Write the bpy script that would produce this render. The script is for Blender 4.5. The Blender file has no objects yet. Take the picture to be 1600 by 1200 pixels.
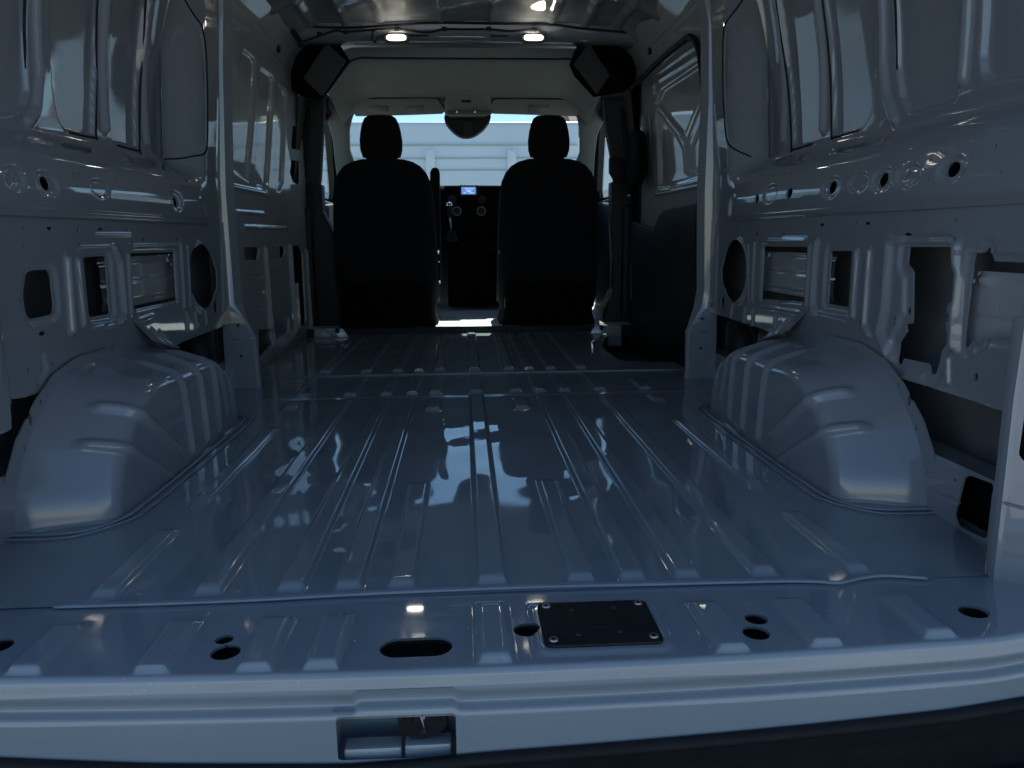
import bpy, bmesh, math, random
import numpy as np
from mathutils import Matrix, Vector
random.seed(4); RNG = np.random.default_rng(7)
SC = bpy.context.scene; COL = SC.collection

# ------------------------------------------------------------------ camera
CAMM = [(0.998106,0.019191,-0.058454,-0.035336),(-0.060993,0.184159,-0.981002,0.000000),(-0.008061,0.982709,0.184981,0.547000)]
cam = bpy.data.cameras.new('camera'); cam.lens = 36 * 1225 / 1600; cam.sensor_width = 36
cam.clip_start = 0.02; cam.clip_end = 3000
co = bpy.data.objects.new('camera', cam); COL.objects.link(co)
co.matrix_world = Matrix(CAMM + [(0, 0, 0, 1)])
SC.camera = co
# ------------------------------------------------------------------ sky, sun, exposure
SUN_EL, SUN_AZ = 50.0, 11.0          # the sun stands ahead of the van, above the windscreen
w = bpy.data.worlds.new('World'); SC.world = w; w.use_nodes = True
nt = w.node_tree; bg = nt.nodes['Background']
sky = nt.nodes.new('ShaderNodeTexSky'); sky.sky_type = 'NISHITA'; sky.sun_disc = False
sky.sun_elevation = math.radians(SUN_EL); sky.sun_rotation = math.radians(SUN_AZ)
sky.air_density = 1.0; sky.dust_density = 0.2; sky.ozone_density = 4.0
nt.links.new(sky.outputs[0], bg.inputs[0]); bg.inputs[1].default_value = 0.11
sl = bpy.data.lights.new('sun', 'SUN'); sl.energy = 5.0; sl.angle = math.radians(0.5); sl.color = (1, .97, .92)
so = bpy.data.objects.new('sun', sl); COL.objects.link(so)
sd = Vector((math.sin(math.radians(SUN_AZ)) * math.cos(math.radians(SUN_EL)), math.cos(math.radians(SUN_AZ)) * math.cos(math.radians(SUN_EL)), math.sin(math.radians(SUN_EL))))
so.rotation_euler = sd.to_track_quat('Z', 'Y').to_euler(); so.location = sd * 30
vs = SC.view_settings; vs.view_transform = 'Standard'; vs.look = 'None'; vs.gamma = 1; vs.use_curve_mapping = False
vs.exposure = 0.5
SC.render.engine = 'CYCLES'
cy = SC.cycles; cy.use_denoising = True; cy.max_bounces = 12; cy.diffuse_bounces = 7; cy.glossy_bounces = 6
cy.transparent_max_bounces = 12; cy.sample_clamp_indirect = 8; cy.caustics_reflective = False; cy.caustics_refractive = False

# ------------------------------------------------------------------ materials
MATS = {}
def mat(name, col, rough=.5, metal=0, coat=0, coat_r=.03, spec=.5, emit=None, estr=0, var=0, vscale=6, bump=0, bscale=200, rvar=0, sheen=0):
    m = bpy.data.materials.new(name); m.use_nodes = True; n = m.node_tree; p = n.nodes['Principled BSDF']
    p.inputs['Base Color'].default_value = (*col, 1); p.inputs['Roughness'].default_value = rough
    p.inputs['Metallic'].default_value = metal; p.inputs['Coat Weight'].default_value = coat
    p.inputs['Coat Roughness'].default_value = coat_r; p.inputs['Specular IOR Level'].default_value = spec
    p.inputs['Sheen Weight'].default_value = sheen
    if emit: p.inputs['Emission Color'].default_value = (*emit, 1); p.inputs['Emission Strength'].default_value = estr
    if var or rvar or bump:
        tc = n.nodes.new('ShaderNodeTexCoord')
    if var or rvar:
        t = n.nodes.new('ShaderNodeTexNoise'); t.inputs['Scale'].default_value = vscale; t.inputs['Detail'].default_value = 6
        n.links.new(tc.outputs['Object'], t.inputs['Vector'])
    if var:
        r = n.nodes.new('ShaderNodeValToRGB'); r.color_ramp.elements[0].position = .35; r.color_ramp.elements[1].position = .65
        r.color_ramp.elements[0].color = (*[c * (1 - var) for c in col], 1); r.color_ramp.elements[1].color = (*[min(1, c * (1 + var)) for c in col], 1)
        n.links.new(t.outputs[0], r.inputs[0]); n.links.new(r.outputs[0], p.inputs['Base Color'])
    if rvar:
        q = n.nodes.new('ShaderNodeMapRange'); q.inputs[1].default_value = .35; q.inputs[2].default_value = .7
        q.inputs[3].default_value = coat_r if coat else rough; q.inputs[4].default_value = (coat_r if coat else rough) + rvar
        n.links.new(t.outputs[0], q.inputs[0]); n.links.new(q.outputs[0], p.inputs['Coat Roughness' if coat else 'Roughness'])
    if bump:
        b = n.nodes.new('ShaderNodeTexNoise'); b.inputs['Scale'].default_value = bscale; b.inputs['Detail'].default_value = 3
        n.links.new(tc.outputs['Object'], b.inputs['Vector'])
        bb = n.nodes.new('ShaderNodeBump'); bb.inputs['Strength'].default_value = bump; bb.inputs['Distance'].default_value = .002
        n.links.new(b.outputs[0], bb.inputs['Height']); n.links.new(bb.outputs[0], p.inputs['Normal'])
        if coat: p.inputs['Coat IOR'].default_value = 1.75; n.links.new(bb.outputs[0], p.inputs['Coat Normal'])
    MATS[name] = m; return m
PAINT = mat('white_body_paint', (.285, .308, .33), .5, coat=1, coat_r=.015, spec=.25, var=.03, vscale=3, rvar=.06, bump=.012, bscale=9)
PAINTF = mat('white_floor_paint', (.29, .345, .38), .5, coat=1, coat_r=.008, spec=.25, var=.06, vscale=2.5, rvar=.08, bump=.02, bscale=7)
PAINTA = mat('white_arch_paint', (.30, .335, .37), .5, coat=.9, coat_r=.05, spec=.25, var=.05, vscale=6, rvar=.12, bump=.02, bscale=12)
PAINT_LIT = mat('white_paint_lit', (.50, .52, .53), .5, coat=1, coat_r=.03, spec=.25, var=.03, vscale=3, rvar=.06, bump=.012, bscale=9)  # same white paint made lighter, brightness painted in for rails, middle bay, beams
def speckle(m, col, lo=.69, hi=.80, scale=150):
    n = m.node_tree; p = n.nodes['Principled BSDF']; tc = n.nodes.new('ShaderNodeTexCoord'); t = n.nodes.new('ShaderNodeTexNoise'); t.inputs['Scale'].default_value = scale; t.inputs['Detail'].default_value = 2
    t2 = n.nodes.new('ShaderNodeTexNoise'); t2.inputs['Scale'].default_value = 3; t2.inputs['Detail'].default_value = 4
    a = n.nodes.new('ShaderNodeMapRange'); a.inputs[1].default_value = lo; a.inputs[2].default_value = hi; b = n.nodes.new('ShaderNodeMapRange'); b.inputs[1].default_value = .42; b.inputs[2].default_value = .66
    mu = n.nodes.new('ShaderNodeMath'); mu.operation = 'MULTIPLY'; mx = n.nodes.new('ShaderNodeMixRGB'); mx.inputs[2].default_value = (*col, 1)
    src = p.inputs['Base Color'].links[0].from_socket
    n.links.new(tc.outputs['Object'], t.inputs['Vector']); n.links.new(tc.outputs['Object'], t2.inputs['Vector']); n.links.new(t.outputs[0], a.inputs[0]); n.links.new(t2.outputs[0], b.inputs[0])
    n.links.new(a.outputs[0], mu.inputs[0]); n.links.new(b.outputs[0], mu.inputs[1]); n.links.new(mu.outputs[0], mx.inputs[0]); n.links.new(src, mx.inputs[1]); n.links.new(mx.outputs[0], p.inputs['Base Color'])
    sb = n.nodes.new('ShaderNodeMath'); sb.operation = 'MULTIPLY_ADD'; sb.inputs[1].default_value = -.6; sb.inputs[2].default_value = 1
    n.links.new(mu.outputs[0], sb.inputs[0]); n.links.new(sb.outputs[0], p.inputs['Coat Weight'])
speckle(PAINTF, (.62, .63, .62))
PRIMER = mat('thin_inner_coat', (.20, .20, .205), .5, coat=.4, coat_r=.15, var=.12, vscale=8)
OUTW = mat('white_vehicle_paint', (.84, .85, .86), .35, coat=1, coat_r=.05, var=.03, vscale=.8)
FABRIC = mat('black_seat_fabric', (.012, .012, .014), .95, spec=.15, bump=.6, bscale=900, sheen=.05)
PLAST = mat('black_plastic', (.016, .016, .018), .55, spec=.35, bump=.25, bscale=700, var=.2, vscale=30)
RUBBER = mat('black_rubber', (.012, .012, .013), .6, spec=.3, var=.2, vscale=40)
CORNT = mat('corner_trim_plastic', (.10, .10, .10), .8, spec=.2, bump=.2, bscale=600)
GREYT = mat('grey_trim', (.23, .225, .21), .8, spec=.2, bump=.2, bscale=600, var=.05, vscale=10)
LINER = mat('headliner_fabric', (.42, .42, .39), .95, spec=.1, bump=.5, bscale=700, var=.05, vscale=6)
DTRIM = mat('dark_grey_trim', (.06, .06, .062), .75, spec=.25, bump=.2, bscale=500)
STEEL = mat('bare_steel', (.55, .55, .56), .3, metal=1, rvar=.2, vscale=60)
CHROME = mat('bright_metal', (.8, .8, .82), .12, metal=1)
MASTIC = mat('seam_sealer', (.34, .37, .43), .45, coat=.6, coat_r=.1, spec=.3, var=.06, vscale=60)
BLACK = mat('dull_black', (.005, .005, .006), .9, spec=.08)
CABPL = mat('cab_floor_paint', (.74, .75, .74), .5, spec=.3, var=.04, vscale=9)
LABEL = mat('printed_label', (.36, .35, .32), .7, var=.35, vscale=160)
LENS = mat('lamp_lens', (.9, .88, .8), .3, emit=(1, .93, .78), estr=11)
SCREEN = mat('screen_glow', (.02, .03, .06), .15, emit=(.10, .22, .55), estr=.9)
INK = mat('screen_print', (.02, .03, .06), .2, emit=(.5, .65, .9), estr=.9)
CABLE = mat('cable_sleeve', (.012, .012, .013), .7, bump=.4, bscale=500)
ASPH = mat('pale_concrete', (.46, .46, .45), .9, spec=.2, var=.25, vscale=1.5, bump=.6, bscale=60)
BARK = mat('bark', (.10, .07, .05), .9, var=.3, vscale=20)
LEAF = mat('leaf', (.06, .10, .03), .6, var=.4, vscale=4)
BRICK = mat('house_wall', (.45, .38, .33), .85, var=.1, vscale=5)
ROOFT = mat('house_roof', (.22, .12, .09), .8, var=.2, vscale=9)
DGLASS = mat('dark_glazing', (.02, .03, .04), .05, spec=.6)
SEATBELT = mat('belt_webbing', (.20, .19, .17), .8, var=.1, vscale=80)
DUST = mat('dust_fleck', (.5, .5, .48), .8)
def glass(name, tint):
    m = bpy.data.materials.new(name); m.use_nodes = True; n = m.node_tree; n.nodes.clear()
    o = n.nodes.new('ShaderNodeOutputMaterial'); mx = n.nodes.new('ShaderNodeMixShader'); fr = n.nodes.new('ShaderNodeLayerWeight'); p5 = n.nodes.new('ShaderNodeMath'); ma = n.nodes.new('ShaderNodeMath')
    t = n.nodes.new('ShaderNodeBsdfTransparent'); g = n.nodes.new('ShaderNodeBsdfGlossy')
    t.inputs[0].default_value = (*tint, 1); g.inputs['Roughness'].default_value = .01; fr.inputs[0].default_value = .5; p5.operation = 'POWER'; p5.inputs[1].default_value = 5; ma.operation = 'MULTIPLY_ADD'; ma.inputs[1].default_value = .96; ma.inputs[2].default_value = .04
    n.links.new(fr.outputs['Facing'], p5.inputs[0]); n.links.new(p5.outputs[0], ma.inputs[0]); n.links.new(ma.outputs[0], mx.inputs[0]); n.links.new(t.outputs[0], mx.inputs[1]); n.links.new(g.outputs[0], mx.inputs[2]); n.links.new(mx.outputs[0], o.inputs[0])
    return m
GLASS = glass('windscreen_glass', (.80, .95, .94)); GLASSD = glass('door_glass', (.72, .86, .82))

# ------------------------------------------------------------------ object helpers
def tag(o, label=None, cat=None, group=None, kind=None):
    if label: o['label'] = label
    if cat: o['category'] = cat
    if group: o['group'] = group
    if kind: o['kind'] = kind
    return o
def link(name, me, m, parent=None, smooth=True, **k):
    if m: me.materials.append(m)
    if smooth and len(me.polygons): me.polygons.foreach_set('use_smooth', [True] * len(me.polygons))
    o = bpy.data.objects.new(name, me); COL.objects.link(o); o.parent = parent
    return tag(o, **k)
def empty(name, loc=(0, 0, 0), **k):
    o = bpy.data.objects.new(name, None); COL.objects.link(o); o.location = loc; o.empty_display_size = .05
    return tag(o, **k)
def attach(o, parent):      # keep world place
    o.parent = parent; o.matrix_parent_inverse = Matrix.Translation(parent.location).inverted(); return o
def from_bm(bm, sharp=40):
    me = bpy.data.meshes.new('m'); bmesh.ops.recalc_face_normals(bm, faces=bm.faces)
    for e in bm.edges:
        if len(e.link_faces) == 2 and e.calc_face_angle(0) > math.radians(sharp): e.smooth = False
    bm.to_mesh(me); bm.free(); return me
def boxm(x0, x1, y0, y1, z0, z1, bev=.003, seg=2):
    bm = bmesh.new(); bmesh.ops.create_cube(bm, size=1)
    bmesh.ops.scale(bm, vec=(x1 - x0, y1 - y0, z1 - z0), verts=bm.verts); bmesh.ops.translate(bm, vec=((x0 + x1) / 2, (y0 + y1) / 2, (z0 + z1) / 2), verts=bm.verts)
    if bev: bmesh.ops.bevel(bm, geom=list(bm.edges), offset=bev, segments=seg, profile=.5, affect='EDGES')
    return from_bm(bm)
def prism(pts, axis, a0, a1, bev=.003, seg=2):
    """polygon pts in the plane across axis (x: (y,z), y: (x,z), z: (x,y)), extruded a0..a1"""
    def P(p, a): return {'x': (a, p[0], p[1]), 'y': (p[0], a, p[1]), 'z': (p[0], p[1], a)}[axis]
    bm = bmesh.new(); A = [bm.verts.new(P(p, a0)) for p in pts]; B = [bm.verts.new(P(p, a1)) for p in pts]; n = len(pts)
    bm.faces.new(A); bm.faces.new(B[::-1])
    for i in range(n): bm.faces.new((A[i], B[i], B[(i + 1) % n], A[(i + 1) % n]))
    bmesh.ops.recalc_face_normals(bm, faces=bm.faces)
    if bev: bmesh.ops.bevel(bm, geom=list(bm.edges), offset=bev, segments=seg, profile=.5, affect='EDGES', clamp_overlap=True)
    bmesh.ops.triangulate(bm, faces=[f for f in bm.faces if len(f.verts) > 4])
    return from_bm(bm)
def catmull(pts, n=8):
    P = [Vector(p) for p in pts]; out = []
    for i in range(len(P) - 1):
        a, b, c, d = P[max(i - 1, 0)], P[i], P[i + 1], P[min(i + 2, len(P) - 1)]
        for k in range(n):
            t = k / n; out.append(.5 * ((2 * b) + (c - a) * t + (2 * a - 5 * b + 4 * c - d) * t * t + (3 * b - a - 3 * c + d) * t ** 3))
    out.append(P[-1]); return out
def tube(path, r, seg=8, flat=1.0):
    P = [Vector(p) for p in path]; vs, fs = [], []
    up = Vector((0, 0, 1))
    for i, p in enumerate(P):
        t = (P[min(i + 1, len(P) - 1)] - P[max(i - 1, 0)]).normalized()
        s = t.cross(up)
        if s.length < .05: s = t.cross(Vector((0, 1, 0)))
        s.normalize(); u = s.cross(t); rr = r[i] if isinstance(r, (list, tuple)) else r
        for k in range(seg):
            a = 2 * math.pi * k / seg; vs.append(p + s * (rr * math.cos(a)) + u * (rr * flat * math.sin(a)))
    for i in range(len(P) - 1):
        for k in range(seg):
            a = i * seg + k; b = i * seg + (k + 1) % seg; fs.append((a, b, b + seg, a + seg))
    fs.append(tuple(range(seg))[::-1]); fs.append(tuple(range(len(vs) - seg, len(vs))))
    me = bpy.data.meshes.new('t'); me.from_pydata([tuple(v) for v in vs], [], fs); return me
def loft(rings, cap=True, sharp=60):
    n = len(rings[0]); vs = [tuple(p) for r in rings for p in r]; fs = []
    for i in range(len(rings) - 1):
        for k in range(n):
            a = i * n + k; b = i * n + (k + 1) % n; fs.append((a, b, b + n, a + n))
    if cap: fs.append(tuple(range(n))[::-1]); fs.append(tuple(range(len(vs) - n, len(vs))))
    me = bpy.data.meshes.new('l'); me.from_pydata(vs, [], fs)
    bm = bmesh.new(); bm.from_mesh(me); return from_bm(bm, sharp)
def disc(c, r, h, axis='z', seg=20, bev=.001):
    pts = [(c[0] + r * math.cos(2 * math.pi * k / seg), c[1] + r * math.sin(2 * math.pi * k / seg)) for k in range(seg)]
    return prism(pts, axis, c[2], c[2] + h, bev, 1)

# ------------------------------------------------------------------ stamped sheet metal
def sstep(t): t = np.clip(t, 0, 1); return t * t * (3 - 2 * t)
def sd_poly(pts, r=0.0):
    P = np.array(pts, float); n = len(P)
    if r:
        area = sum(P[i][0] * P[(i + 1) % n][1] - P[(i + 1) % n][0] * P[i][1] for i in range(n))
        if area < 0: P = P[::-1]
        Q = []
        for i in range(n):
            e0 = P[i] - P[i - 1]; e1 = P[(i + 1) % n] - P[i]; e0 = e0 / np.linalg.norm(e0); e1 = e1 / np.linalg.norm(e1)
            n0 = np.array([-e0[1], e0[0]]); n1 = np.array([-e1[1], e1[0]]); b = n0 + n1; b = b / max(.35, 1 + n0 @ n1)
            Q.append(P[i] + b * r)
        P = np.array(Q)
    def f(u, v):
        d = np.full(u.shape, 1e9); s = np.ones(u.shape)
        for i in range(n):
            a = P[i]; b = P[i - 1]; ex, ey = b - a; wx, wy = u - a[0], v - a[1]
            t = np.clip((wx * ex + wy * ey) / (ex * ex + ey * ey + 1e-12), 0, 1)
            d = np.minimum(d, (wx - ex * t) ** 2 + (wy - ey * t) ** 2)
            c1 = v >= a[1]; c2 = v < b[1]; c3 = ex * wy > ey * wx
            s = np.where((c1 & c2 & c3) | (~c1 & ~c2 & ~c3), -s, s)
        return s * np.sqrt(d) - r
    return f
def sd_ell(c):
    def f(u, v):
        q = np.sqrt(((u - c[0]) / c[2]) ** 2 + ((v - c[1]) / c[3]) ** 2); return (q - 1) * min(c[2], c[3])
    return f
def sd_path(pts, r):
    def f(u, v):
        d = np.full(u.shape, 1e9)
        for a, b in zip(pts[:-1], pts[1:]):
            ex, ey = b[0] - a[0], b[1] - a[1]; wx, wy = u - a[0], v - a[1]
            t = np.clip((wx * ex + wy * ey) / (ex * ex + ey * ey + 1e-12), 0, 1)
            d = np.minimum(d, np.hypot(wx - ex * t, wy - ey * t))
        return d - r
    return f
def sheet(U, V, H, keep, mapf, flange=None):
    """grid sheet, kept where keep>0 (marching-squares edge), displaced by H, mapped to space; flange(pts3)->offset of a returned hole edge"""
    U = np.asarray(U); V = np.asarray(V); n, m = len(U), len(V)
    uu, vv = np.meshgrid(U, V, indexing='ij'); s = keep(uu, vv) if keep else np.ones(uu.shape); s = np.where(np.abs(s) < 1e-6, 1e-6, s)
    ins = s > 0; idx = -np.ones((n, m), int); idx[ins] = np.arange(ins.sum())
    pu = list(uu[ins]); pv = list(vv[ins])
    q = ins[:-1, :-1] & ins[1:, :-1] & ins[1:, 1:] & ins[:-1, 1:]
    anyi = ins[:-1, :-1] | ins[1:, :-1] | ins[1:, 1:] | ins[:-1, 1:]
    faces = np.stack([idx[:-1, :-1][q], idx[1:, :-1][q], idx[1:, 1:][q], idx[:-1, 1:][q]], 1).tolist()
    cache = {}; segs = []
    def cross(a, b):
        k = (a, b) if a < b else (b, a)
        if k not in cache:
            sa, sb = s[k[0]], s[k[1]]; t = sa / (sa - sb); t = min(max(t, .02), .98)
            pu.append(U[k[0][0]] * (1 - t) + U[k[1][0]] * t); pv.append(V[k[0][1]] * (1 - t) + V[k[1][1]] * t); cache[k] = len(pu) - 1
        return cache[k]
    for i, j in zip(*np.nonzero(anyi & ~q)):
        cs = [(i, j), (i + 1, j), (i + 1, j + 1), (i, j + 1)]; poly = []; cr = []
        for k in range(4):
            a, b = cs[k], cs[(k + 1) % 4]
            if ins[a]: poly.append(int(idx[a]))
            if ins[a] != ins[b]:
                c = cross(a, b); poly.append(c)
                if ins[a]: cr.insert(0, c)
                else: cr.append(c)
        if len(poly) >= 3: faces.append(poly)
        if len(cr) == 2: segs.append(cr)
    pu = np.array(pu); pv = np.array(pv); X = mapf(pu, pv, H(pu, pv) if H else 0 * pu)
    if flange is not None and segs:
        base = len(X); ids = sorted({c for sg in segs for c in sg}); mp = {c: base + k for k, c in enumerate(ids)}; P = X[ids]
        off = np.array(flange); X = np.concatenate([X, P, P + off]); nn = len(ids)
        faces += [[mp[a], mp[b], mp[b] + nn, mp[a] + nn] for a, b in segs]
    me = bpy.data.meshes.new('sheet'); me.from_pydata(X.tolist(), [], faces); me.update(); return me
def minf(fs):
    def f(u, v):
        d = np.full(u.shape, 1e9)
        for g in fs: d = np.minimum(d, g(u, v))
        return d
    return f
def bead(sd, h, w):            # raised (h>0) or sunk (h<0) inside an outline, with a flank w wide
    return lambda u, v: h * sstep(-sd(u, v) / w)
def addf(fs):
    def f(u, v):
        d = np.zeros(u.shape)
        for g in fs: d = d + g(u, v)
        return d
    return f
def dent(amp, scale, seed):    # the slight waviness of a big thin panel
    r = np.random.default_rng(seed); K = r.normal(size=(7, 2)) * scale; ph = r.uniform(0, 6.28, 7); A = r.uniform(.4, 1, 7) * amp
    return lambda u, v: sum(A[i] * np.sin(K[i, 0] * u + K[i, 1] * v + ph[i]) for i in range(7))
WPR = [(-1.0, 0.9), (0.592, 0.9), (0.6, 0.885), (0.66, 0.885), (0.73, 0.905), (0.75, 0.93), (0.775, 0.974), (0.8, 0.985), (0.82, 0.9849), (0.84, 0.9845), (0.86, 0.9838), (0.88, 0.9828), (0.9, 0.9816), (0.92, 0.9801), (0.94, 0.9783), (0.96, 0.9763), (0.98, 0.974), (1.0, 0.9714), (1.02, 0.9685), (1.04, 0.9654), (1.06, 0.962), (1.08, 0.9583), (1.1, 0.9544), (1.12, 0.9502), (1.14, 0.9457), (1.16, 0.9409), (1.18, 0.9359), (1.2, 0.9306), (1.22, 0.925), (1.24, 0.9192), (1.26, 0.9131), (1.28, 0.907), (1.3, 0.9008), (1.32, 0.8947), (1.34, 0.8886), (1.36, 0.8825), (1.38, 0.8764), (1.4, 0.8702), (1.42, 0.8641), (1.44, 0.858), (1.46, 0.8519), (1.48, 0.8458), (1.5, 0.8396), (1.52, 0.8335), (1.54, 0.8274), (1.56, 0.8213), (1.58, 0.8152), (1.6, 0.809), (1.62, 0.8029), (1.64, 0.7968), (1.66, 0.7907), (1.68, 0.7846), (1.7, 0.7784), (1.72, 0.7723)]
WZ = np.array([p[0] for p in WPR]); WX = np.array([p[1] for p in WPR])
def wallx(z):
    k = np.linspace(-.016, .016, 9); return sum(np.interp(z + d, WZ, WX) for d in k) / 9

# ================================================================== THE SETTING
# ground and van shell
gm = boxm(-60, 60, -50, 90, -.80, -.72, 0); link('ground', gm, ASPH, kind='structure')

# ---- cargo floor: one pressed sheet with raised ribs
FR = [(0, 1.165, 2.70, .026, .010), (0, 2.74, 3.10, .026, .008), (0, 3.185, 4.46, .026, .008)]
for sx in (-1, 1):
    FR += [(sx * .144, 1.165, 1.72, .024, .008), (sx * .144, 2.45, 2.64, .026, .008), (sx * .144, 2.74, 3.10, .024, .008), (sx * .144, 3.2, 4.46, .024, .008)]
    for xc in (.228, .318, .446): FR += [(sx * xc, 1.165, 2.66, .023, .008), (sx * xc, 2.73, 3.10, .023, .008), (sx * xc, 3.19, 4.46, .023, .008)]
    FR += [(sx * .605, 1.165, 1.47, .022, .008), (sx * .598, 1.60, 2.28, .020, .008), (sx * .612, 2.52, 2.66, .024, .006), (sx * .612, 2.74, 2.95, .024, .006)]
FR += [(-.612, 3.2, 4.40, .024, .007)]
def floor_h(x, y):
    h = np.zeros(x.shape)
    for xc, y0, y1, hw, hh in FR:
        t = np.minimum.reduce([(hw - np.abs(x - xc)) / .0075, (y - y0) / .024, (y1 - y) / .04]); h = np.maximum(h, 1.25 * hh * sstep(t))
    h = h + .004 * sstep((y - 3.135) / .006) + .0025 * np.exp(-((y - 2.70) / .012) ** 2)
    return h + DF(x, y)
DF = dent(.0005, 8, 3)
fx = np.unique(np.round(np.concatenate([np.arange(-.90, .901, .012)] + [np.arange(s * r - .030, s * r + .031, .003) for s in (-1, 1) for r in (0, .144, .228, .318, .446, .605)]), 4))
fx = fx[np.concatenate([[True], np.diff(fx) > .0012])]
fy = np.unique(np.round(np.concatenate([np.arange(1.145, 4.501, .02)] + [np.arange(a, b, .006) for a, b in ((1.15, 1.24), (1.42, 1.48), (1.66, 1.73), (2.44, 2.50), (2.60, 2.80), (3.05, 3.26))]), 4))
fy = fy[np.concatenate([[True], np.diff(fy) > .0012])]
stepcut = sd_poly([(0.8354,4.6774),(0.6453,3.857),(0.6428,3.3853),(0.87,3.3241),(0.8735,3.2043)] + [(.98, 3.05), (.98, 4.7), (.75, 4.7)], .03)
def floor_keep(x, y): return stepcut(x, y)
fl = sheet(fx, fy, floor_h, floor_keep, lambda x, y, h: np.stack([x, y, h], 1), (0, 0, -.03))
floor = link('floor', fl, PAINTF, kind='structure')
link('underfloor', boxm(-1.0, 1.0, 1.16, 6.0, -.20, -.12, 0), PRIMER, parent=floor)

# ---- rear sill: flat lip, rolled edge, stepped rear face
YS = 1.150
pro = [(0, -.002), (.2125, -.002)]
for k in range(1, 9):
    a = math.radians(k * 10); pro.append((.2125 + .010 * math.sin(a), -.012 + .010 * math.cos(a)))
pro += [(.2245, -.024), (.2245, -.030), (.2225, -.033), (.2100, -.050), (.2090, -.053), (.2100, -.056), (.2225, -.060), (.2240, -.066), (.222, -.16)]
pro = np.array(pro); pl = np.concatenate([[0], np.cumsum(np.hypot(*np.diff(pro, axis=0).T))])
vv_ = np.unique(np.round(np.concatenate([np.arange(0, .206, .005), np.arange(.204, pl[-1], .0025), [pl[-1]]]), 5))
def sill_yz(x, v):
    d = np.interp(v, pl, pro[:, 0]); z = np.interp(v, pl, pro[:, 1])
    bow = .05 * x * x
    d2 = d - bow * np.clip(d / .2, 0, 1)
    up = .016 * sstep((np.abs(x) - .66) / .2) * np.clip(d / .2, 0, 1)
    bandlift = .006 * sstep((x + .192) / .012) * sstep((-.050 - x) / .012) * (sstep((-.024 - z) / .006) - sstep((-.058 - z) / .012))
    return YS - d2, z + up + bandlift
SR = [(-0.6112,0.9619),(-0.4479,0.9497),(-0.3162,0.9475),(-0.2305,0.9488),(-0.0038,0.9475),(0.3149,0.9479),(0.446,0.9515),(0.6115,0.965)]
def sill_h(x, v):
    y, z = sill_yz(x, v); h = np.zeros(x.shape)
    for k, (xc, y0) in enumerate(SR):
        y1 = 1.118 if k == 4 else 1.098
        t = np.minimum.reduce([(.024 - np.abs(x - xc)) / .007, (y - y0 + .010) / .014, (y1 - y) / .03]); h = np.maximum(h, .0105 * sstep(t) * (v < .21))
    h = h + .0035 * sstep(-padsd(x, y) / .006) * (v < .2)
    return h
PL = [(0.0674,1.0913),(0.2251,1.0875),(0.2265,0.9664),(0.0627,0.9686)]
padsd = sd_poly([(.050, .952), (.050, 1.105), (.240, 1.105), (.240, .952)], .02)
holes_c = [tuple(p) + (r,) for p, r in zip([(-0.3669,0.9961),(-0.379,1.0314),(0.0439,1.0264),(0.3792,1.0331),(0.3641,0.9928),(0.7038,1.0279),(-0.687,1.0372)], (.0198, .0128, .019, .0165, .0190, .0205, .02))]
slotc = [(-0.1103,0.9902)][0]
LATCH = (-.212, -.057, -.125, -.062)
def sill_keep(x, v):
    y, z = sill_yz(x, v); d = np.full(x.shape, 1e9)
    for cx, cyy, r in holes_c: d = np.minimum(d, np.where(v < .2, np.hypot(x - cx, y - cyy) - r, 1))
    d = np.minimum(d, np.where(v < .2, sd_path([(slotc[0] - .024, slotc[1]), (slotc[0] + .024, slotc[1])], .0255)(x, y), 1))
    bx = sd_poly([(LATCH[0], LATCH[2]), (LATCH[1], LATCH[2]), (LATCH[1], LATCH[3]), (LATCH[0], LATCH[3])], .005)(x, z)
    return np.minimum(d, np.where(v > .22, bx, 1))
def sill_map(x, v, h):
    e = .001; y0, z0 = sill_yz(x, v - e); y1, z1 = sill_yz(x, v + e); y, z = sill_yz(x, v)
    ty, tz = y1 - y0, z1 - z0; l = np.hypot(ty, tz) + 1e-9
    return np.stack([x, y + h * tz / l, z - h * ty / l], 1)
sxs = np.unique(np.round(np.concatenate([np.arange(-.93, .931, .0045), np.arange(-.215, -.05, .003)]), 4))
sill = link('rear_sill', sheet(sxs, vv_, sill_h, sill_keep, sill_map, (0, .004, -.006)), PAINTF, kind='structure')
for k, (cx, cyy, r) in enumerate(holes_c): link('rubber_plug', disc((cx, cyy, -.016), r + .006, .004), BLACK, parent=sill)
link('rubber_plug', prism([(slotc[0] + s * .024 + .029 * math.cos(a), slotc[1] + .029 * math.sin(a)) for s, r0 in ((1, -90), (-1, 90)) for a in [math.radians(r0 + i * 18) for i in range(11)]], 'z', -.016, -.012, .001), BLACK, parent=sill)
# hollow of the latch pocket
pk = boxm(LATCH[0] - .004, LATCH[1] + .004, .935, 1.0, -.14, -.056, 0)
bm = bmesh.new(); bm.from_mesh(pk); bmesh.ops.delete(bm, geom=[f for f in bm.faces if f.calc_center_median().y < .94], context='FACES_ONLY'); bm.to_mesh(pk); bm.free()
link('latch_pocket', pk, PAINTF, parent=sill, smooth=False)
link('pocket_ledge', boxm(-.206, -.130, .938, .965, -.145, -.116, .004), PAINTF, parent=sill)
link('pocket_ledge', boxm(-.126, -.064, .938, .965, -.145, -.114, .004), PAINTF, parent=sill)

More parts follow.
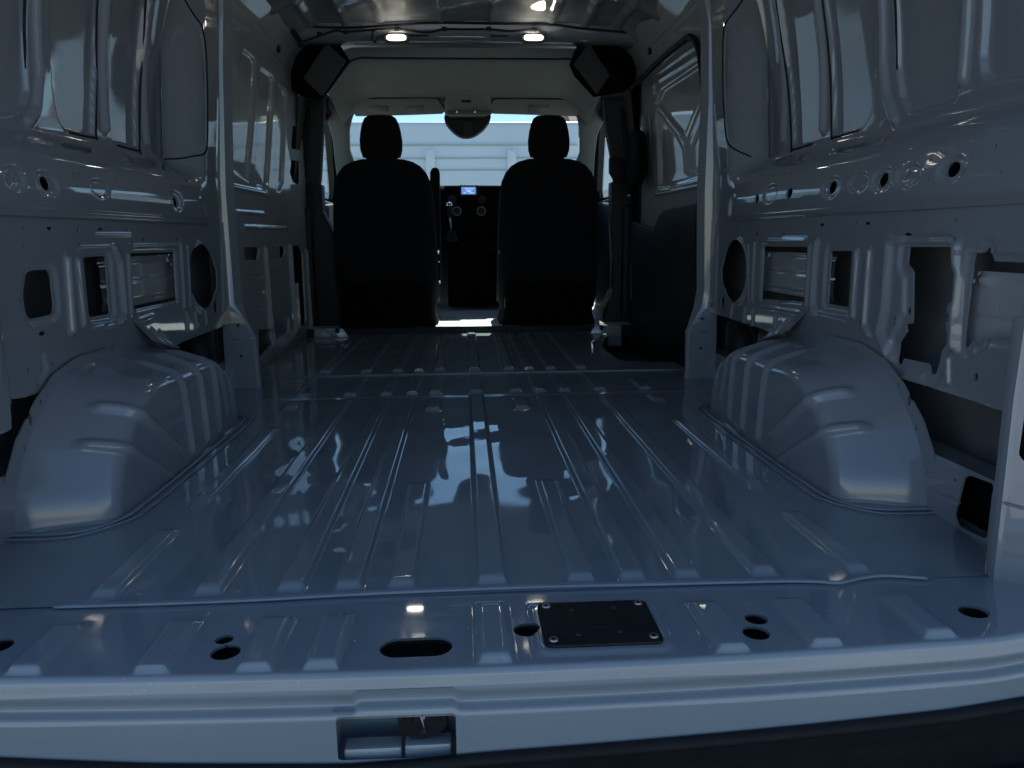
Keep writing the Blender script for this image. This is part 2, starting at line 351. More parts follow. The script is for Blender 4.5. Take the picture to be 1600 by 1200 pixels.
# seam sealer run where floor and sill overlap
sp = [(x, y, .003) for x, y in [(-0.6626,1.1415),(-0.5063,1.1399),(-0.3632,1.1416),(-0.2087,1.1492),(-0.0499,1.1525),(0.0915,1.1529),(0.2339,1.1487),(0.4396,1.1442),(0.5104,1.1387),(0.5486,1.131),(0.5982,1.146),(0.6376,1.1502),(0.6965,1.1359)]]
link('sealer_bead', tube(catmull(sp, 8), .0042, 8, .6), MASTIC, parent=floor)
sp2 = [(x, y + .012, .001) for x, y, z in sp[:9]]
link('sealer_bead', tube(catmull(sp2, 8), .0026, 6, .6), MASTIC, parent=floor)
link('sealer_bead', tube([(-.86, 3.136, .003), (0, 3.138, .003), (.70, 3.136, .003), (.84, 3.136, .003)], .003, 6), MASTIC, parent=floor)

# ---- wheel arches
ARP = [(1.450, -.01), (1.462, .06), (1.492, .115), (1.53, .163), (1.60, .222), (1.68, .262), (1.79, .281), (1.95, .282), (2.10, .276), (2.24, .252), (2.36, .185), (2.43, .09), (2.455, -.01)]
def arch(side):
    pr = np.array([tuple(v)[:2] for v in catmull([(a, b, 0) for a, b in ARP], 14)]); n = len(pr); C0 = np.array([1.97, -.02])
    rl = np.linalg.norm(pr - C0, axis=1); rr = .044; Xi = .728; f0 = math.radians(20); X0 = Xi + rr * (1 - math.sin(f0)); tl = (.905 - X0) * math.tan(f0); ic = tl - rr * (1 - math.cos(f0))
    ts = [('s', t) for t in np.linspace(0, 1, 14)] + [('c', t) for t in np.linspace(0, 1, 16)[1:]] + [('f', t) for t in np.linspace(0, 1, 40)[1:-1]]
    G = np.zeros((n, len(ts), 3))
    for j, (k, t) in enumerate(ts):
        if k == 's': X = np.full(n, .905 + (X0 - .905) * t); ins = np.full(n, tl * t)
        elif k == 'c': ph = f0 + (math.pi / 2 - f0) * t; X = np.full(n, Xi + rr * (1 - math.sin(ph))); ins = np.full(n, ic + rr * (1 - math.cos(ph)))
        else: X = np.full(n, Xi - .012 * t); ins = rr + ic + (rl - rr - ic) * t
        q = C0 + (pr - C0) * (1 - np.minimum(ins, rl * .995) / rl)[:, None]
        G[:, j, 0] = X; G[:, j, 1:] = q
    gu = np.gradient(G, axis=0); gv = np.gradient(G, axis=1); N = np.cross(gu, gv); N /= np.linalg.norm(N, axis=2, keepdims=True) + 1e-9
    ctr = np.array([.95, 1.97, -.05]); sgn = np.sign(((G - ctr) * N).sum(2, keepdims=True)); N = N * sgn
    Y, Z, X = G[..., 1], G[..., 2], G[..., 0]; D = np.zeros(Y.shape)
    for y0, hw in ((1.93, .0075), (2.05, .0075), (2.165, .0075)):
        D = np.maximum(D, .011 * sstep((hw + .005 - np.abs(Y - y0)) / .009) * sstep((Z - .012) / .02) * sstep((.86 - X) / .05) * (Z > .0))
    for (ya, za), (yb, zb) in (((2.225, .20), (2.262, .045)), ((2.30, .15), (2.335, .02))):
        dx, dz = yb - ya, zb - za; L = math.hypot(dx, dz); s_ = ((Y - ya) * dx + (Z - za) * dz) / L; p_ = np.abs((Y - ya) * dz - (Z - za) * dx) / L
        D = np.maximum(D, .009 * sstep((.0115 - p_) / .009) * sstep((s_ + .06) / .03) * sstep((L - s_) / .02) * sstep((.86 - X) / .05))
    for (ya, za), (yb, zb) in (((1.600, .235), (1.865, .042)), ((1.530, .166), (1.80, .0))):
        dx, dz = yb - ya, zb - za; L = math.hypot(dx, dz); s_ = ((Y - ya) * dx + (Z - za) * dz) / L; p_ = ((Y - ya) * dz - (Z - za) * dx) / L
        D = np.maximum(D, .013 * sstep((.0145 - np.abs(p_)) / .009) * sstep((L - s_) / .03) * sstep((.812 - X) / .016))
    D = D + DFA(Y, Z)
    G = G + N * D[..., None]
    V = G.reshape(-1, 3).copy(); V[:, 0] *= side; m = len(ts)
    a = np.arange(n * m).reshape(n, m); F = np.stack([a[:-1, :-1], a[1:, :-1], a[1:, 1:], a[:-1, 1:]], -1).reshape(-1, 4)
    me = bpy.data.meshes.new('arch'); me.from_pydata(V.tolist(), [], F.tolist()); me.update()
    return me
DFA = dent(.0004, 9, 5)
def archfoot(side, off, r):
    pts = [(.90, 1.446 - off), (.82, 1.445 - off), (.76, 1.462 - off), (.722 - off, 1.52), (.712 - off, 1.60), (.708 - off, 1.9), (.708 - off, 2.2), (.712 - off, 2.36), (.74, 2.44 + off), (.80, 2.462 + off)]
    return tube(catmull([(side * x, y, .004) for x, y in pts], 8), r, 7, .6)

# ---- side walls
def ellh(L): return [sd_ell(e) for e in L]
def lower_wall(side, polys, ells, beads, rims, bulge=None):
    hs = [sd_poly(p, r) for p, r in polys] + ellh(ells)
    hole = minf(hs)
    hf = [bead(sd_path(p, w_), h_, w_ * 1.0) for p, w_, h_ in beads]
    for p, r, grow, dep in rims:
        g = sd_poly(p, r); hf.append((lambda g, grow, dep: lambda u, v: dep * sstep((grow - g(u, v)) / .012))(g, grow, dep))
    hf.append(dent(.0004, 7, 11 + side))
    if bulge: hf.append(bulge)
    H = addf(hf)
    def mp(y, z, h): return np.stack([side * (.90 - h - .012 * sstep((.14 - z) / .05)), y, z], 1)
    return sheet(np.arange(1.13, 2.99, .0034), np.arange(-.01, .606, .0034), H, hole, mp, (side * .004, 0, 0))
def upper_wall(side, recs, ribs, slits, ells, rings, outline):
    hf = [bead(sd_poly(p, r), -.014, .007) for p, r in recs]
    hf += [bead(sd_path(p, w_), h_, w_ * .95) for p, w_, h_ in ribs]
    hf += [(lambda e: lambda u, v: -.005 * sstep((1.35 - np.sqrt(((u - e[0]) / e[2]) ** 2 + ((v - e[1]) / e[3]) ** 2)) / .35))(e) for e in rings]
    hf.append(dent(.0006, 6, 21 + side)); hf.append(lambda u, v: -.030 * (u - 2.2) * sstep((v - .77) / .05) * sstep((2.75 - u) / .2)); hf.append(lambda u, v: -.10 * np.clip(v - .8, 0, .6) ** 2 * sstep((2.05 - u) / .35)); H = addf(hf)
    hole = minf(ellh(ells)); out = sd_poly(outline, .10)
    def keep(u, v): return np.minimum(hole(u, v), -out(u, v))
    def mp(y, z, h): return np.stack([side * (wallx(z) + (np.minimum(.897, .900 - .065 * (z - .71)) - wallx(z)) * sstep((y - 2.66) / .14) - h), y, z], 1)
    upper_wall.gaps = []
    for p in slits:      # black strips painting in the shadow gaps along the recess edges
        q = np.array([tuple(v)[:2] for v in catmull([(a, b, 0) for a, b in p], 10)]); hh = np.convolve(np.pad(np.clip(H(q[:, 0], q[:, 1]), -.008, .004), 9, 'edge'), np.ones(19) / 19, 'valid'); X = mp(q[:, 0], q[:, 1], hh + .0015)
        upper_wall.gaps.append(tube(X.tolist(), .0028, 6))
    return sheet(np.arange(1.13, 3.0, .004), np.arange(.590, 1.705, .0042), H, keep, mp, (side * .006, 0, 0))

# ------------- left wall
Lh1 = [(1.633,0.4838),(1.6602,0.4877),(1.7282,0.4863),(1.7257,0.3932),(1.6145,0.3911),(1.612,0.4421)]
Lh2 = [(1.8794,0.5078),(1.9954,0.508),(1.9877,0.368),(1.876,0.3698)]
Lh3 = [(2.1318,0.5113),(2.4467,0.5087),(2.4388,0.3654),(2.1218,0.3652)]
Lov = [(2.6618,0.5335),(2.6185,0.5095),(2.5785,0.47),(2.5545,0.4208),(2.5658,0.3696),(2.6055,0.3315),(2.6402,0.3179),(2.6887,0.3285),(2.7432,0.3565),(2.8123,0.3782),(2.8146,0.4446),(2.7753,0.457),(2.7317,0.5012),(2.6981,0.5249)]
Love = [(2.6797,0.4247,0.1389,0.1059)]
Lfr = [(2.2454,0.2367),(2.9704,0.2401),(3.0175,0.1275),(2.9614,-0.0898),(2.4733,0.0182),(2.2052,0.2049)]
Lrr = [(1.3706,0.2702),(1.5652,0.2437),(1.6626,0.2428),(1.7055,0.2804),(1.6933,0.1909),(1.578,0.0908),(1.5425,0.112),(1.3384,0.1237)]
Lband = [(1.46,0.0868,0.0098,0.0105),(1.4612,0.0449,0.0079,0.0129)]
Lsl = [(1.6315,0.5702,0.005,0.005),(1.7317,0.5712,0.0131,0.0035),(1.8572,0.571,0.006,0.0051),(1.9655,0.5721,0.0153,0.0033),(2.1182,0.5719,0.0067,0.0055),(2.3258,0.5719,0.0076,0.0057),(2.6842,0.5727,0.0128,0.0038),(1.626,0.5354,0.0046,0.0049),(1.8524,0.537,0.006,0.0051),(2.1141,0.5378,0.0063,0.0049),(2.3224,0.538,0.0072,0.0054),(2.2155,0.5472,0.0148,0.003),(2.4616,0.5484,0.0141,0.0031),(1.6558,0.3591,0.0147,0.0043),(1.7955,0.3407,0.0052,0.0056),(1.5879,0.2934,0.0045,0.0049),(1.6816,0.2925,0.0051,0.0052),(1.5876,0.4351,0.004,0.0042),(2.7887,0.3133,0.0213,0.0218),(1.9648,0.2852,0.0063,0.0092),(2.2271,0.3538,0.0089,0.0027)]
Lbd = [([(1.7872,0.506),(1.7744,0.3504)], .016, .012), ([(1.835,0.5004),(1.8293,0.357)], .009, .009), ([(2.0246,0.526),(2.0494,0.4908),(2.0458,0.3624),(2.0155,0.3461)], .015, .012), ([(2.1034,0.5087),(2.0877,0.3584)], .007, .008), ([(2.4896,0.5291),(2.4771,0.3407)], .009, .008), ([(2.5502,0.5225),(2.5346,0.3397)], .006, .006),
       ([(2.9102,0.5315),(2.8649,0.2928)], .010, .008), ([(1.8534,0.5285),(2.0071,0.5278)], .005, .005), ([(2.1523,0.5292),(2.4624,0.5294)], .006, .006), ([(1.8758,0.3549),(2.0387,0.3485)], .005, .005), ([(1.88,0.3454),(2.0287,0.3382)], .005, .005), ([(2.1362,0.3384),(2.238,0.3421)], .005, .005), ([(2.4941,0.3173),(2.4925,0.2635)], .010, .008), ([(2.5708,0.316),(2.5708,0.2666)], .010, .008), ([(2.671,0.3108),(2.6735,0.2677)], .008, .007), ([(1.6481,0.3139),(1.6547,0.2875),(1.6222,0.2652)], .010, -.008),
       ([(1.939,0.5585),(2.139,0.559)], .004, .004)]
def Lbulge(u, v): return .085 * sstep((1.52 - u) / .17) * sstep((.60 - v) / .02) * sstep((v - .20) / .03)
wl = link('wall_left', lower_wall(-1, [(Lh1, .02), (Lh2, .008), (Lh3, .008), (Lfr, .01), (Lrr, .004)], Lsl + Lband + Love, Lbd, [(Lh1, .02, .018, -.006), (Lh2, .01, .022, -.007), (Lh3, .01, .010, -.005), (Lov, .004, .012, .005)], Lbulge), PAINT, kind='structure')
Lu = [(2.7718,0.5925),(2.8803,0.6425),(3.2291,1.2029),(3.0281,1.4596)]
LrecA = [(2.6141,1.3691),(2.7414,1.258),(2.7826,1.2102),(2.8061,1.0923),(2.7999,0.8611),(2.7381,0.8116),(2.6468,0.7969),(2.591,0.8148),(2.5504,1.2434),(2.5066,1.3348)]
LrecB = [(2.4582,1.3193),(2.4871,1.2258),(2.4962,1.0973),(2.4767,0.8103),(2.2848,0.8035),(2.2702,1.1658),(2.2424,1.2504)]
LrecC = [(2.1785,1.2301),(2.1987,1.146),(2.205,0.9935),(2.1801,0.8094),(2.0129,0.8025),(1.9821,0.8274),(1.9663,0.8747),(1.9498,1.0772),(1.935,1.1523)]
LrecD = [(1.8551,1.1269),(1.8659,1.054),(1.8596,0.8635),(1.8317,0.8311),(1.7882,0.8076),(1.6037,0.7749),(1.6467,1.0604)]
wlu = link('upper_panel', upper_wall(-1, [(LrecA, .012), (LrecB, .008), (LrecC, .010), (LrecD, .010)],
    [([(2.2133,1.2412),(2.237,0.8359)], .020, .016), ([(2.4741,1.3244),(2.5346,0.8352)], .018, .016), ([(1.8859,1.1367),(1.9006,0.9043),(1.8779,0.8329),(1.8405,0.8007)], .020, .014), ([(2.9786,1.1942),(3.0242,0.8861)], .045, .008), ([(1.4194,0.6052),(2.7309,0.6086)], .004, -.003)],
    [[(2.1692,1.2271),(2.205,0.9935),(2.1825,0.8209),(2.1687,0.8064),(2.0312,0.8019)], [(2.4385,1.3131),(2.4962,1.0973),(2.4783,0.8178),(2.4567,0.8046),(2.3087,0.8028)], [(2.6141,1.3691),(2.7435,1.2547),(2.7826,1.2102),(2.8061,1.0923),(2.7999,0.8611),(2.7386,0.8137),(2.6594,0.7981)], [(1.8551,1.1269),(1.8596,0.8635),(1.8348,0.8343),(1.7986,0.8118)]],
    [(1.7153,0.6613,0.0216,0.0143),(2.4556,0.6553,0.0217,0.0151),(1.6132,0.6702,0.0038,0.005),(1.5986,0.6585,0.004,0.0061),(1.8702,0.6894,0.0057,0.0089),(1.8444,0.6902,0.0044,0.0044),(2.0699,0.6904,0.0047,0.005),(1.9488,0.9356,0.0045,0.0153),(2.5316,0.6508,0.0069,0.0039),(1.6737,0.6448,0.0032,0.0027),(2.3067,0.6925,0.0069,0.0036),(2.6214,0.7297,0.0117,0.0034)],
    [(1.7153,0.6613,0.0354,0.0195),(1.9598,0.6653,0.0395,0.0165),(1.5978,0.6643,0.0282,0.0169),(2.4565,0.659,0.0389,0.0225)],
    [(.9, .5945), (.9, 1.9), (2.93, 1.9), (2.93, .5945)]), PAINT, parent=wl)
for g in upper_wall.gaps: link('panel_gap', g, RUBBER, parent=wlu)
# ------------- right wall
Rh2 = [(1.99,0.5039),(1.878,0.5059),(1.874,0.3695),(1.9887,0.3694)]
Rh3 = [(2.1255,0.512),(2.4437,0.5099),(2.4431,0.3458),(2.1247,0.3616)]
Rov = [(2.6558,0.531),(2.6168,0.5184),(2.5759,0.4833),(2.5563,0.4255),(2.5671,0.3723),(2.6105,0.3307),(2.6597,0.3181),(2.7287,0.3395),(2.7732,0.3637),(2.8248,0.3791),(2.8236,0.4253),(2.7842,0.4495),(2.7484,0.4908),(2.7056,0.5199)]
Rove = [(2.6866,0.4242,0.1268,0.1072)]
Rtall = [(1.6327,0.5182),(1.4894,0.52),(1.4809,0.4785),(1.4714,0.4703),(1.4689,0.4151),(1.4845,0.4088),(1.4807,0.3576),(1.4739,0.3546),(1.4742,0.3293),(1.4871,0.3173),(1.4899,0.2937),(1.4989,0.2675),(1.5162,0.2645),(1.5262,0.2853),(1.6164,0.282),(1.6217,0.2671),(1.6372,0.2674),(1.6391,0.3137),(1.6131,0.3419),(1.6225,0.3546),(1.5963,0.3602),(1.6104,0.468),(1.6347,0.4832)]
Rdh = [(1.911,0.485),(1.9031,0.4992)]
Rd = [(1.4138,0.4999),(1.4097,0.5094),(1.381,0.5111),(1.3789,0.5202),(1.3683,0.5204),(1.3542,0.497),(1.264,0.4966),(1.2604,0.3891),(1.2597,0.3653),(1.3626,0.361),(1.3778,0.3425),(1.3904,0.3516),(1.4081,0.3311),(1.4168,0.3372),(1.4186,0.3734)]
Rfr = [(3.019,0.2588),(2.9778,0.2576),(2.3768,0.2536),(2.2741,0.2407),(2.2425,0.1856),(2.5165,-0.0523),(3.0376,-0.1456),(3.0973,0.0541)]
Rrr = [(1.654,0.2404),(1.2667,0.2408),(1.2538,0.2403),(1.2385,0.115),(1.263,0.1152),(1.3837,0.1145),(1.5462,0.1127),(1.6064,0.0996),(1.6212,0.1965)]
Rbh = [(1.3368,0.1063),(1.2706,0.1104),(1.2712,0.0076),(1.3523,0.0007),(1.3683,0.0165),(1.3507,0.0995)]
Rsl = [(2.0364,0.5707,0.0148,0.0036),(1.8015,0.5701,0.0146,0.0035),(1.856,0.571,0.0056,0.0051),(2.1139,0.5719,0.0064,0.0051),(1.4671,0.5706,0.0047,0.0048),(1.4655,0.5347,0.0044,0.0048),(1.6294,0.5448,0.0144,0.0034),(1.854,0.5365,0.0056,0.0051),(2.1087,0.5361,0.0064,0.0051),(2.2835,0.5469,0.014,0.0033),(2.4925,0.5475,0.0166,0.0036),(2.6804,0.5739,0.0152,0.0034),(1.3652,0.2861,0.0071,0.0082),(1.4651,0.2708,0.0041,0.0049),(1.8002,0.3412,0.0054,0.0051),(1.3523,0.5172,0.0051,0.0066),(1.3493,0.5195,0.0034,0.0089),(1.3471,0.3537,0.0051,0.0068),(1.3455,0.3435,0.0034,0.008),(1.6521,0.3654,0.0051,0.0042),(1.6528,0.3527,0.0051,0.0028),(1.6122,0.3844,0.0073,0.0094),(1.4746,0.3859,0.0061,0.0098),(1.4618,0.0848,0.0104,0.0108),(1.4621,0.0445,0.0094,0.0122),(1.4352,0.0796,0.0032,0.0037),(1.3771,0.0849,0.0041,0.0041),(2.8012,0.3065,0.0184,0.0229),(3.0075,0.496,0.016,0.0145),(2.9258,0.2867,0.0139,0.0144),(2.2939,0.3479,0.0077,0.0114),(1.9616,0.2841,0.0057,0.0098)]
Rbd = [([(2.0521,0.5229),(2.0587,0.4893),(2.0552,0.357),(2.0331,0.3385)], .016, .012), ([(2.0976,0.514),(2.0947,0.3536)], .007, .008), ([(1.8369,0.5051),(1.8325,0.3501)], .009, .009), ([(1.7775,0.5076),(1.7753,0.3363),(1.7487,0.3155)], .010, .010), ([(1.6947,0.5257),(1.6921,0.3855),(1.705,0.3267),(1.6542,0.2761)], .022, .013), ([(1.6821,0.5285),(1.4891,0.531)], .008, .007), ([(1.4555,0.5216),(1.4361,0.3345)], .018, .012), ([(2.5049,0.5153),(2.5033,0.335)], .008, .008), ([(2.5618,0.5106),(2.5373,0.328)], .006, .006), ([(2.8812,0.5349),(2.8697,0.2676)], .009, .008),
       ([(2.3988,0.5279),(2.1321,0.5292)], .006, .006), ([(2.2913,0.5358),(2.1168,0.5361)], .004, .004), ([(2.0377,0.3432),(1.861,0.3472)], .004, .005), ([(2.064,0.3355),(1.8753,0.3331)], .004, .005), ([(2.4239,0.3252),(2.1374,0.3321)], .005, .006), ([(2.5641,0.3045),(2.5696,0.2547)], .009, .008), ([(2.4932,0.3026),(2.4917,0.2485)], .009, .008), ([(2.3072,0.3025),(2.3049,0.2504)], .010, .009), ([(2.6903,0.3022),(2.6983,0.261)], .009, .008), ([(1.45,0.3076),(1.4427,0.2609)], .010, .008), ([(1.3649,0.2368),(1.2784,0.2427)], .004, .004), ([(1.4334,0.0406),(1.3348,0.0463)], .003, -.004), ([(1.4458,0.5098),(1.2745,0.5153)], .004, .004)]
wr = link('wall_right', lower_wall(1, [(Rh2, .008), (Rh3, .008), (Rtall, .003), (Rd, .003), (Rfr, .01), (Rrr, .004), (Rbh, .012)], Rsl + Rove, Rbd, [(Rh2, .01, .022, -.007), (Rh3, .01, .010, -.005), (Rov, .004, .012, .005), (Rtall, .01, .03, -.008), (Rd, .01, .02, -.006)]), PAINT, kind='structure')
RrecA = [(2.581,1.3786),(2.7478,1.2741),(2.8003,1.2268),(2.8199,1.1024),(2.8172,0.9684),(2.7946,0.8688),(2.7119,0.8026),(2.6189,0.7938),(2.569,0.811),(2.5358,1.2555),(2.494,1.351)]
RrecB = [(2.4567,1.3392),(2.4885,1.2424),(2.5009,1.0625),(2.4788,0.817),(2.4482,0.8042),(2.2672,0.8044),(2.2761,1.1839),(2.2437,1.2716)]
RrecC = [(2.1804,1.2516),(2.2017,1.1634),(2.2034,1.0427),(2.195,0.8284),(2.1658,0.8062),(2.0225,0.8047),(1.9755,0.8352),(1.9614,0.9154),(1.9533,1.095),(1.9423,1.176)]
RrecD = [(1.8527,1.1476),(1.8621,1.0699),(1.8612,0.922),(1.8388,0.8506),(1.8006,0.8153),(1.7619,0.8096),(1.6061,0.8099),(1.609,1.0702)]
RrecE = [(1.5387,1.0479),(1.5411,0.8781),(1.5303,0.8433),(1.5061,0.8261),(1.3754,0.8137),(1.3879,1)]
wru = link('upper_panel', upper_wall(1, [(RrecA, .012), (RrecB, .008), (RrecC, .010), (RrecD, .010), (RrecE, .01)],
    [([(2.4857,1.3483),(2.5411,0.8434)], .018, .016), ([(2.2233,1.2652),(2.2467,0.8367)], .020, .016), ([(1.8953,1.1611),(1.914,0.9426),(1.8981,0.8676),(1.8524,0.8059)], .020, .014), ([(1.5806,1.0612),(1.5888,0.8497)], .024, .014), ([(3.0024,1.1982),(2.9716,0.8709)], .045, .008), ([(1.2279,0.5877),(2.7055,0.6024)], .004, -.003)],
    [[(2.4567,1.3392),(2.4885,1.2424),(2.5009,1.0625),(2.4794,0.8228),(2.4482,0.8042),(2.3217,0.8052)], [(2.1804,1.2516),(2.2017,1.1634),(2.2034,1.0427),(2.195,0.8284),(2.1658,0.8062),(2.0395,0.8084)], [(2.581,1.3786),(2.7478,1.2741),(2.8003,1.2268),(2.8199,1.1024),(2.8172,0.9684),(2.7946,0.8688),(2.7184,0.8074)], [(1.8572,1.0955),(1.8612,0.922),(1.8388,0.8506),(1.8006,0.8153),(1.7619,0.8096),(1.6572,0.8106)], [(1.5387,1.0479),(1.5411,0.8781),(1.5303,0.8433),(1.5061,0.8261)]],
    [(1.4781,0.6645,0.0227,0.0144),(1.7296,0.6631,0.0224,0.0153),(1.9747,0.6613,0.0235,0.0158),(2.227,0.6606,0.0226,0.0142),(2.4726,0.6561,0.0191,0.0138),(1.6276,0.6702,0.0045,0.0081),(1.6328,0.659,0.0049,0.0053),(1.3661,0.6942,0.0046,0.0051),(1.3314,0.6472,0.0036,0.0036),(1.5563,0.6905,0.0041,0.0045),(1.542,0.6489,0.0031,0.0032),(1.8828,0.69,0.006,0.0094),(1.8554,0.6908,0.0046,0.0047),(1.6837,0.6492,0.0031,0.0027),(1.9493,0.9322,0.0042,0.0161),(2.0817,0.6907,0.0049,0.0035),(2.259,0.7156,0.0057,0.0056),(2.8162,0.7731,0.0167,0.0058),(2.8076,0.656,0.0113,0.0045)],
    [(1.4781,0.6645,0.0348,0.0203),(1.7296,0.6631,0.0361,0.0209),(1.6232,0.6634,0.0368,0.0196),(1.9747,0.6613,0.039,0.0205),(2.374,0.6665,0.0414,0.021),(1.8336,0.6645,0.0374,0.0178)],
    [(.9, .5945), (.9, 1.9), (2.93, 1.9), (2.93, .5945)]), PAINT, parent=wr)
for g in upper_wall.gaps: link('panel_gap', g, RUBBER, parent=wru)
link('hole_dark_plate', prism([(1.20, .0), (1.20, .100), (1.44, .100), (1.44, .0)], 'x', .925, .932, 0), BLACK, parent=wr)  # black plate added behind the band hole to darken it
# strips behind the rounded front ends of the upper panels
for s, wpar in ((-1, wl), (1, wr)):
    link('pillar_strip', sheet(np.arange(2.66, 3.03, .01), np.arange(.58, 1.71, .01), None, None, lambda y, z, h, s=s: np.stack([s * (np.minimum(.905, .906 - .065 * (z - .71)) + .09 * sstep((2.80 - y) / .14)), y, z], 1)), PAINT, parent=wpar)

# inside of the outer skin, and the beams seen through the openings
def corr(y, z): return .006 * sstep((np.sin(z * 60) - .6) / .3)
for s, wpar in ((-1, wl), (1, wr)):
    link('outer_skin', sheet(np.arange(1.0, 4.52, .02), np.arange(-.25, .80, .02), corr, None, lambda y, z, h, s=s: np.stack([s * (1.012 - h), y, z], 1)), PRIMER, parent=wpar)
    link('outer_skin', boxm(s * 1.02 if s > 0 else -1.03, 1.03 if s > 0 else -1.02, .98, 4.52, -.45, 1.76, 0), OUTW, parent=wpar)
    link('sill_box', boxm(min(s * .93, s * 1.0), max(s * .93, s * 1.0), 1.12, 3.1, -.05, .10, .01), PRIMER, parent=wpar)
def beam(y0, y1, z0, z1, s, par, x=.955):
    def hh(y, z):
        t = (z - z0) / (z1 - z0); r = .010 * sstep(.5 - np.abs(t - .5) * 9) * -1 + .004 * sstep((np.abs(t - .5) - .33) / .08) * -1
        nn = .012 * np.exp(-((z - z0 - .018) / .010) ** 2 - ((y - y0 - .03) / .02) ** 2) + .012 * np.exp(-((z - z1 + .018) / .010) ** 2 - ((y - y1 + .05) / .02) ** 2)
        return r + nn
    link('door_beam', sheet(np.arange(y0, y1, .006), np.arange(z0, z1, .004), hh, None, lambda y, z, h: np.stack([s * (x - h), y, z], 1), None), PAINT_LIT, parent=par)
for s, wpar in ((-1, wl), (1, wr)): link('belt_dark_sheet', boxm(min(s * .928, s * .932), max(s * .928, s * .932), 1.14, 2.90, .612, .715, 0), BLACK, parent=wpar)  # black sheets added behind the belt holes, their inner shade put in as colour
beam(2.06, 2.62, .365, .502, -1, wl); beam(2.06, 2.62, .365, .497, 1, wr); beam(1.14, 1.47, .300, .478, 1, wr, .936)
for s in (-1, 1):
    nm = 'left' if s < 0 else 'right'
    a = link('wheel_arch', arch(s), PAINTA, label=f'white painted wheel arch hump with pressed ribs, against the {nm} wall', cat='wheel arch', group='wheel arches')
    link('floor_flange', archfoot(s, .0, .0045), MASTIC, parent=a); link('floor_flange', archfoot(s, .022, .0028), MASTIC, parent=a)
    # flat flange along the wall with its bolt holes
    ys = ARP[:8]; out = [(y - .030 - .012 * math.sin(k), z + (.012 if k > 2 else .0)) for k, (y, z) in enumerate(ys)]
    fp = sd_poly([(y + .02, z - .012) for y, z in ys] + out[::-1], .006)
    hl = [sd_ell(e) for e in (((1.597, .2355 - .008, .004, .006), (1.553, .203, .008, .013), (1.519, .152, .004, .006)))]
    link('wall_flange', sheet(np.arange(1.40, 2.0, .005), np.arange(-.02, .34, .005), None, lambda u, v, fp=fp, hl=hl: np.minimum(-fp(u, v), minf(hl)(u, v)), lambda y, z, h, s=s: np.stack([s * (.889 + 0 * y), y, z], 1), (s * .003, 0, 0)), PAINT, parent=a)
# bracket, hose and cable seen in the gaps ahead of the arches
for s, wpar in ((-1, wl), (1, wr)):
    br = link('arch_bracket', sheet(np.linspace(2.10, 2.30, 30), np.linspace(0, 1, 16), lambda u, v: .008 * np.sin((u - 2.10) * 120) * sstep((u - 2.16) / .04) * (1 - v), None,
         lambda y, t, h, s=s: np.stack([s * (.900 - .045 * t), y, .335 - .25 * (y - 2.10) - .05 * t + h], 1)), PAINT, parent=wpar)
    link('dark_hose', tube([(s * .955, 2.74, .02), (s * .955, 2.74, .24)], .055, 16), PLAST, parent=wpar)
link('cable', tube(catmull([(.93, 2.86, .26), (.925, 2.74, .235), (.93, 2.62, .25), (.935, 2.56, .20), (.93, 2.62, .12), (.935, 2.66, .04)], 8), .008, 7), CABLE, parent=wr)

# ---- pillars between the bays (each with a wide foot)
def pillar(s, rows, par, name='pillar'):
    # rows: z, inner x, outer x, y rear, y front
    def sec(z, xi, xo, y0, y1):
        b = min(.012, (xo - xi) * .3); return [(s * x, y, z) for x, y in ((xo, y0 - .004), (xi + (.034 if z > .25 else b), y0 - .002), (xi + (.018 if z > .25 else b * .3), y0 + .004), (xi, y0 + (.045 if z > .25 else b)), (xi + .018, y0 + .06), (xi + .055, y1), (xo + .02, y1))]
    return link(name, loft([sec(*r) for r in rows], True, 25), PAINT, parent=par)
pr_ = pillar(1, [(-.005, .806, .93, 2.93, 3.10), (.04, .814, .93, 2.945, 3.10), (.184, .812, .93, 2.95, 3.10), (.195, .818, .93, 2.952, 3.10), (.275, .853, .93, 2.955, 3.10), (.34, .862, .93, 2.955, 3.10), (.70, .850, .93, 2.955, 3.10), (1.04, .852, .95, 2.955, 3.10), (1.3, .842, .96, 2.955, 3.10), (1.7, .74, .96, 2.955, 3.10)], wr)
pl_ = pillar(-1, [(-.005, .800, .93, 2.93, 3.10), (.04, .806, .93, 2.945, 3.10), (.176, .812, .93, 2.95, 3.10), (.19, .816, .93, 2.952, 3.10), (.25, .843, .93, 2.955, 3.10), (.31, .866, .93, 2.955, 3.10), (.71, .868, .93, 2.955, 3.10), (1.14, .846, .95, 2.955, 3.10), (1.4, .825, .96, 2.955, 3.10), (1.7, .74, .96, 2.955, 3.10)], wl)
for s, P in ((1, pr_), (-1, pl_)):
    for x, z in ((.868, .118), (.872, .232), (.878, .02)):
        link('bolt_hole', disc((s * x, z, 2.9405), .0045, .008, 'y', 10, 0), RUBBER, parent=P)
    link('weld_seam', tube([(s * .812, 2.948, .181), (s * .90, 2.946, .180)], .0022, 6), MASTIC, parent=P)

